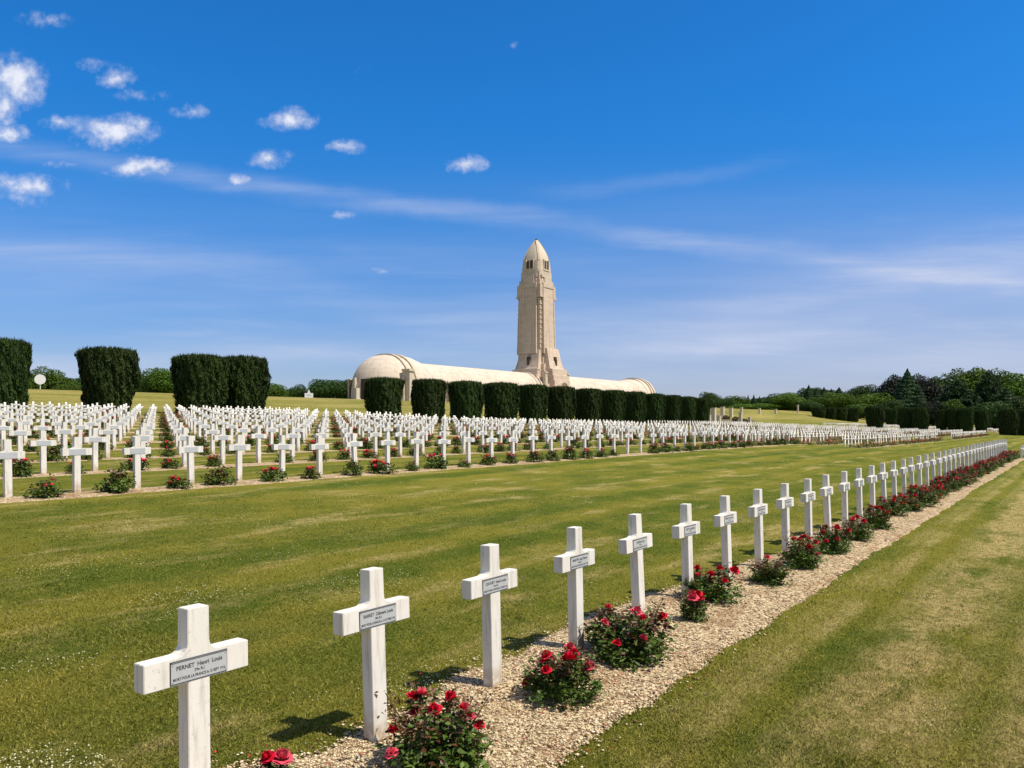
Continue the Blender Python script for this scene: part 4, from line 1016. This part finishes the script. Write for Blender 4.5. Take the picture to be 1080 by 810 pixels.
def domeribs(bm):
    for ax in range(4):
        a_ = ax * math.pi / 2 + math.pi / 4
        for (z0, r0), (z1, r1) in zip(prof, prof[1:]):
            pts = []
            for z, r_ in ((z0, r0), (z1, r1)):
                rr = (r_ * .38 * math.sqrt(2) + r_ * .62) ; c = Vector((math.cos(a_), math.sin(a_), 0)); t_ = Vector((-math.sin(a_), math.cos(a_), 0)); w_ = .3
                pts.append([tuple(c * (rr - .2) - t_ * w_ + Vector((0,0,z))), tuple(c * (rr + .14) - t_ * w_ + Vector((0,0,z))), tuple(c * (rr + .14) + t_ * w_ + Vector((0,0,z))), tuple(c * (rr - .2) + t_ * w_ + Vector((0,0,z)))])
            lathe_poly(bm, pts)
add('dome_ribs', domeribs, [m_pavst], parent=dome, merge=False)
add('finial', lambda bm: lathe_poly(bm, [sq(.42, 42.85, .2, 2), sq(.34, 43.15, .16, 2), sq(.12, 43.45, .06, 2)]), [m_dark], parent=dome)

# ------------------------------------------------------------------ stele, signs, pillars
def place(x, Z): return pix(x, Z)
def simple_thing(name, x, Z, fn, mats, label, cat, rot=0, group=None, bev=.02, sink=0):
    T_, P_ = pix(x, Z); bm = bmesh.new(); fn(bm)
    if bev: bevel(bm, bev, 2)
    o = link(name, bm_mesh(name, bm, mats), loc=(*W(T_, P_), gz(T_, P_) - sink), rot=(0, 0, ROT + rot)); return tag(o, label, cat, group)
Zs = 150
simple_thing('stone_stele', 376.5, Zs, lambda bm: (box(bm, -.42, .42, -.3, .3, -.5, 2.15), box(bm, -.55, .55, -.42, .42, -.5, .25)), [m_cream], 'pale stone stele standing before the domed end of the building', 'stele')
# round white sign
T_, P_ = pix(42.3, 108); e = link('round_sign', None, loc=(*W(T_, P_), gz(T_, P_)), rot=(0, 0, RAD(20)))
tag(e, 'round white sign on a thin white post on top of the grass bank', 'sign')
bm = bmesh.new(); bmesh.ops.create_cone(bm, cap_ends=True, segments=40, radius1=.68, radius2=.68, depth=.04, matrix=Matrix.Translation((0, 0, 1.45)) @ Matrix.Rotation(RAD(90), 4, 'X')); link('sign_face', bm_mesh('sign_face', bm, m_sign), e)
v, f = tube_np([[0, .06, -.3], [0, .06, 1.8]], [.05, .05], 8); link('post', mesh_np('post', v, f, [m_sign]), e)
# notice board
T_, P_ = pix(325.8, 139); e = link('notice_board', None, loc=(*W(T_, P_), gz(T_, P_) + .02), rot=(0, 0, RAD(12)))
tag(e, 'small white notice board with a little peak on the grass bank', 'sign')
bm = bmesh.new(); box(bm, -.72, .72, -.03, .03, .02, .82); bevel(bm, .01); link('board', bm_mesh('board', bm, m_sign), e)
bm = bmesh.new(); box(bm, -.42, .30, -.036, -.032, .46, .53); box(bm, -.30, .40, -.036, -.032, .34, .39); link('lettering', bm_mesh('lettering', bm, m_signtext), e)
bm = bmesh.new(); v = [bm.verts.new(p) for p in ((-.28,-.03,.83),(.28,-.03,.83),(.28,.03,.83),(-.28,.03,.83),(-.05,-.03,1.4),(.05,-.03,1.4),(.05,.03,1.4),(-.05,.03,1.4))]
for f in ((0,3,2,1),(4,5,6,7),(0,1,5,4),(1,2,6,5),(2,3,7,6),(3,0,4,7)): bm.faces.new([v[i] for i in f])
link('peak', bm_mesh('peak', bm, m_sign), e)
# stone pillars of the terrace beyond the long yew line: column, top row, bottom row, width, depth, label
PIL = [(752.5, 430, 446, 6, 176, 'broad pale stone pillar beside the last yew of the long line'),
 (748, 438, 447, 4, 170, 'low pale block at the foot of the broad stone pillar'),
 (762, 429, 438, 4.5, 195, 'short pale pillar at the top of the terrace'),
 (771, 430, 440, 4.5, 195, 'tall pale pillar in the middle of the terrace'),
 (782, 429.5, 436, 3, 215, 'small pillar at the upper end of the terrace'),
 (758, 439, 447, 4.5, 170, 'low pillar at the front of the terrace, second from the yews'),
 (781, 435, 447, 4, 172, 'tall front pillar of the terrace'),
 (790.5, 440, 447, 3.5, 172, 'last low front pillar of the terrace')]
GPp = 'pale stone pillars of the terrace'
def pillar(x, yt, yb, w_, Z, label, grp):
    for Z in np.arange(150, 330, 1.0):
        T_, P_ = pix(x, Z); g0 = float(H(T_, P_))
        if HY - g0 * F / Z < yb: break
    zt = (HY - yt) * Z / F; hw = w_ * Z / F / 2 / 1.3; hh = max(zt - g0, .8)
    bm = bmesh.new(); box(bm, -hw, hw, -hw, hw, -.6, hh - .22); box(bm, -hw * 1.12, hw * 1.12, -hw * 1.12, hw * 1.12, hh - .22, hh); box(bm, -hw * 1.18, hw * 1.18, -hw * 1.18, hw * 1.18, -.6, .18)
    tag(link('stone_pillar', bm_mesh('stone_pillar', bm, m_cream), loc=(*W(T_, P_), g0 + CAMZ), rot=(0, 0, ROT)), label, 'pillar', grp)
for a_ in PIL: pillar(*a_, GPp)
for x, yt, Z, w_, lb in ((801, 430.5, 300, 2.6, 'small white marker post on the crest, first after the terrace'), (818, 431.5, 300, 2.4, 'small white marker post on the crest, before the tall thin one')):
    pillar(x, yt, 436.3, w_, Z, lb, 'marker posts on the crest')
pillar(841.5, 427, 436, 1.8, 320, 'tall thin pale post on the crest by the bright round tree', 'marker posts on the crest')
def terr(bm):
    box(bm, -9, 9, -.4, .4, -1.5, .95); box(bm, -6, 10, 6, 6.8, -1.5, 2.0)
T_, P_ = pix(770, 182); bm = bmesh.new(); box(bm, -14, 16, -.35, .35, -1.5, .9); box(bm, -14, 12, 5, 5.6, -1.5, 2.1); box(bm, -12, 8, 10, 10.6, -1.5, 3.4)
tag(link('terrace_wall', bm_mesh('terrace_wall', bm, stone('terrace_stone', (.22, .18, .13), (.33, .27, .20), .3)), loc=(*W(T_, P_), gz(T_, P_) - .3), rot=(0, 0, ROT)), 'low stepped stone terrace walls between the pale pillars', 'wall')
# little dark shrubs on the terrace
sv_, sf_ = None, None
def shrub_mesh():
    g = np.random.default_rng(5); N = 700; d = g.normal(size=(N, 3)); d /= np.linalg.norm(d, axis=1, keepdims=True); cen = d * g.uniform(.8, 1.05, (N, 1)); cen[:, 2] = cen[:, 2] * .75 + .6
    nrm = d + .5 * g.normal(size=(N, 3)); nrm /= np.linalg.norm(nrm, axis=1, keepdims=True); V, Fc = leaf_quads(cen, g.uniform(.08, .16, N), nrm)
    return mesh_np('shrub', V, Fc, [m_rosered, m_darkleaf], mi=np.tile((g.random(N) < .5).astype(int), 2), rnd=np.tile(g.random(N), 2))
shm = shrub_mesh()
for x, Z, s, lb in ((753.5, 171, .8, 'dark reddish shrub in front of the broad stone pillar'), (766, 192, .9, 'dark shrub between the two upper terrace pillars'), (776, 190, .9, 'dark shrub beside the tall middle pillar'), (785, 180, .8, 'dark shrub between the front pillars of the terrace'), (775, 176, .7, 'low dark shrub on the front of the terrace')):
    T_, P_ = pix(x, Z); tag(link('shrub', shm, loc=(*W(T_, P_), gz(T_, P_)), rot=(0, 0, random.uniform(0, 6)), sc=s), lb, 'shrub', 'shrubs on the terrace')

# ------------------------------------------------------------------ sun, sky, camera
AZ = (0.93, -0.37); EL = RAD(59)
d = Vector((AZ[0] * math.cos(EL), AZ[1] * math.cos(EL), math.sin(EL))).normalized()
sun = bpy.data.lights.new('sun', 'SUN'); sun.energy = 5.0; sun.angle = RAD(.5); sun.color = (1, .90, .765)
so = bpy.data.objects.new('sun', sun); C.objects.link(so); so.rotation_euler = d.to_track_quat('Z', 'Y').to_euler()
w = bpy.data.worlds.new('World'); S.world = w; w.use_nodes = True; w.node_tree.nodes.clear(); t = NT(w.node_tree)
sky = t.n('ShaderNodeTexSky', sky_type='NISHITA'); sky.sun_disc = False; sky.sun_elevation = EL; sky.sun_rotation = math.atan2(AZ[0], AZ[1]); sky.altitude = 300; sky.air_density = 1.0; sky.dust_density = .6; sky.ozone_density = 2.5
dirv = t.n('ShaderNodeTexCoord').outputs['Generated']
nzv = t.n('ShaderNodeVectorMath', operation='NORMALIZE'); t.put(nzv.inputs[0], dirv)
sp = t.n('ShaderNodeSeparateXYZ'); t.put(sp.inputs[0], nzv.outputs[0]); dx_, dy_, dz_ = sp.outputs
fwd = t.ramp(dy_, .1, .3); dyc = t.m('MAXIMUM', dy_, .1)
u = t.m('DIVIDE', dx_, dyc); v = t.m('DIVIDE', dz_, dyc)
uv = t.n('ShaderNodeCombineXYZ'); t.put(uv.inputs[0], u); t.put(uv.inputs[1], v); UV = uv.outputs[0]
n1 = t.noise(UV, 38, 6, .62); n2 = t.noise(UV, 15, 5, .6, out=1); s2 = t.n('ShaderNodeSeparateColor'); t.put(s2.inputs[0], n2)
n3 = t.noise(UV, 70, 4, .6)
uw = t.m('ADD', u, t.m('MULTIPLY', t.m('SUBTRACT', s2.outputs[0], .5), .032)); vw = t.m('ADD', v, t.m('MULTIPLY', t.m('SUBTRACT', s2.outputs[1], .5), .026))
PUFF = [(20,84,30,25,1),(4,112,14,22,.9),(8,139,24,11,.9),(30,197,42,13,.75),(20,210,34,12,.5),(122,82,22,11,.8),(98,72,18,8,.4),(148,101,26,7,.35),(120,139,40,17,1),(68,128,24,9,.6),(147,177,36,10,.95),(72,171,26,6,.55),
        (200,118,20,9,.65),(303,126,24,11,.9),(283,168,22,10,.7),(250,191,24,8,.6),(367,156,20,9,.75),(491,173,22,9,.8),(361,226,14,6,.6),(48,21,26,9,.45),(408,283,18,4,.35),(541,49,5,5,.4),(382,75,10,5,.2),(492,283,14,3,.25),(165,73,8,5,.15),(1,375,40,14,.3)]
tot = None
for x, y, rx, ry, st in PUFF:
    a_ = t.m('POWER', t.m('DIVIDE', t.m('SUBTRACT', uw, (x - 540) / F), rx * 1.12 / F), 2.0); b_ = t.m('POWER', t.m('DIVIDE', t.m('SUBTRACT', vw, (HY - y) / F), ry * 1.12 / F), 2.0)
    dd = t.m('MULTIPLY', t.m('SUBTRACT', 1.25, t.m('SQRT', t.m('ADD', a_, b_))), st, clamp=False)
    tot = dd if tot is None else t.m('MAXIMUM', tot, dd)
pm = t.m('ADD', tot, t.m('MULTIPLY', t.m('SUBTRACT', n1, .52), 2.1)); pm = t.m('ADD', pm, t.m('MULTIPLY', t.m('SUBTRACT', n3, .5), .5))
puff = t.m('MULTIPLY', t.ramp(pm, .0, 1.35), t.ramp(tot, 0., .25))
# cirrus bands
strv = t.n('ShaderNodeMapping'); t.put(strv.inputs[0], UV); strv.inputs['Rotation'].default_value = (0, 0, RAD(9)); strv.inputs['Scale'].default_value = (2.2, 22, 1)
cn = t.noise(strv.outputs[0], 1.4, 6, .6, dist=.4); cn2 = t.noise(strv.outputs[0], .6, 4, .55)
def curve_band(pts, width, strength):
    fc = t.n('ShaderNodeFloatCurve'); cu = fc.mapping.curves[0]
    for i, (x, y) in enumerate(pts):
        X_, Y_ = (x + 60) / 1200, (HY - y) / 450
        if i < 2: cu.points[i].location = (X_, Y_)
        else: cu.points.new(X_, Y_)
    fc.mapping.update(); t.put(fc.inputs[1], t.m('MULTIPLY_ADD', u, F / 1200, 600 / 1200))
    tv = t.m('MULTIPLY', fc.outputs[0], 450 / F); dist = t.m('ABSOLUTE', t.m('SUBTRACT', t.m('ADD', v, t.m('MULTIPLY', t.m('SUBTRACT', s2.outputs[2], .5), .02)), tv))
    return t.m('MULTIPLY', t.ramp(dist, width / F, 0), strength)
B1 = curve_band([(-60, 145), (100, 170), (250, 194), (400, 213), (540, 228), (700, 252), (850, 270), (1000, 290), (1140, 300)], 19, .22)
B2 = curve_band([(-60, 262), (120, 270), (270, 290), (340, 312), (450, 335), (560, 350), (800, 365), (1140, 380)], 30, .17)
B3 = curve_band([(-60, 230), (560, 204), (700, 192), (790, 176), (860, 165), (1140, 150)], 14, .085)
B4 = curve_band([(-60, 360), (700, 345), (850, 322), (950, 300), (1080, 276), (1140, 268)], 62, .34)
B5 = curve_band([(-60, 390), (300, 375), (700, 372), (900, 352), (1000, 345), (1140, 338)], 16, .20)
B3 = t.m('MULTIPLY', B3, t.m('MULTIPLY', t.ramp(u, 0, .08), t.ramp(u, .42, .25))); B4 = t.m('MULTIPLY', B4, t.ramp(u, .1, .4)); 
cir = t.m('ADD', B1, B2); cir = t.m('ADD', cir, B3); cir = t.m('ADD', cir, B4); cir = t.m('ADD', cir, B5)
cir = t.m('MULTIPLY', cir, t.ramp(cn, .30, .72, .30, 1.35))
veil = t.m('ADD', t.m('MULTIPLY', t.ramp(v, .34, .0), t.ramp(cn2, .35, .75, .0, .46)), t.m('MULTIPLY', t.m('MULTIPLY', t.ramp(v, .32, .10), t.ramp(v, .0, .06)), t.ramp(cn, .52, .78, 0, .20))); 
cir = t.m('ADD', cir, veil, clamp=True)
cl = t.m('MULTIPLY', t.m('MAXIMUM', puff, cir), fwd)
hs = t.n('ShaderNodeHueSaturation'); hs.inputs['Saturation'].default_value = 1.22; hs.inputs['Value'].default_value = 1.0; t.put(hs.inputs['Color'], sky.outputs[0])
tint = t.mix(1.0, hs.outputs[0], (.74, .98, 1.06), 'MULTIPLY')
ve = t.m('DIVIDE', dz_, t.m('SQRT', t.m('MAXIMUM', t.m('SUBTRACT', 1.0, t.m('MULTIPLY', dz_, dz_)), .02))); hz = t.ramp(ve, .42, -.02); tint = t.mix(1.0, tint, t.mix(t.ramp(dz_, .5, .85), t.mix(hz, (.30, .95, 1.29), (.82, .655, .86)), (.80, .90, .95)), 'MULTIPLY')
bright = t.mix(t.ramp(puff, .3, .95), (5.2, 5.6, 7.0), (6.9, 7.1, 7.9))
hazeband = t.m('MULTIPLY', t.m('MULTIPLY', t.ramp(v, .36, .03), t.ramp(u, -.25, .6, .25, 1.0)), .46)
tint = t.mix(t.m('MULTIPLY', hazeband, fwd), tint, (4.3, 4.5, 6.0))
high = t.m('MULTIPLY', t.ramp(dz_, .55, .8), t.ramp(t.noise(nzv.outputs[0], 3, 4), .35, .65))  # unseen cloud veil overhead, added to neutralise the blue ambient
tint = t.mix(t.m('MULTIPLY', high, .55), tint, (4.2, 4.2, 4.4))
rear = t.m('MULTIPLY', t.ramp(dy_, .05, -.25), t.ramp(t.noise(t.scalev(nzv.outputs[0], 1, 1, 3), 2.2, 5, .6), .30, .62, .25, 1.0))  # warm unseen clouds behind the camera, added to make the shade less blue
tint = t.mix(t.m('MULTIPLY', rear, .62), tint, (4.6, 4.1, 3.9))
fin = t.mix(cl, tint, bright)
bg = t.n('ShaderNodeBackground'); t.put(bg.inputs[0], fin); bg.inputs[1].default_value = .10
out = t.n('ShaderNodeOutputWorld'); t.put(out.inputs[0], bg.outputs[0])

cam = bpy.data.cameras.new('camera'); cam.sensor_width = 36; cam.lens = 36 * F / 1080; cam.shift_y = (HY - 405) / 1080; cam.clip_start = .05; cam.clip_end = 6000
co_ = bpy.data.objects.new('camera', cam); C.objects.link(co_); co_.location = (0, 0, CAMZ); co_.rotation_euler = (RAD(90), 0, 0); S.camera = co_
S.view_settings.view_transform = 'Standard'; S.view_settings.look = 'None'; S.view_settings.exposure = .30; S.view_settings.gamma = 1
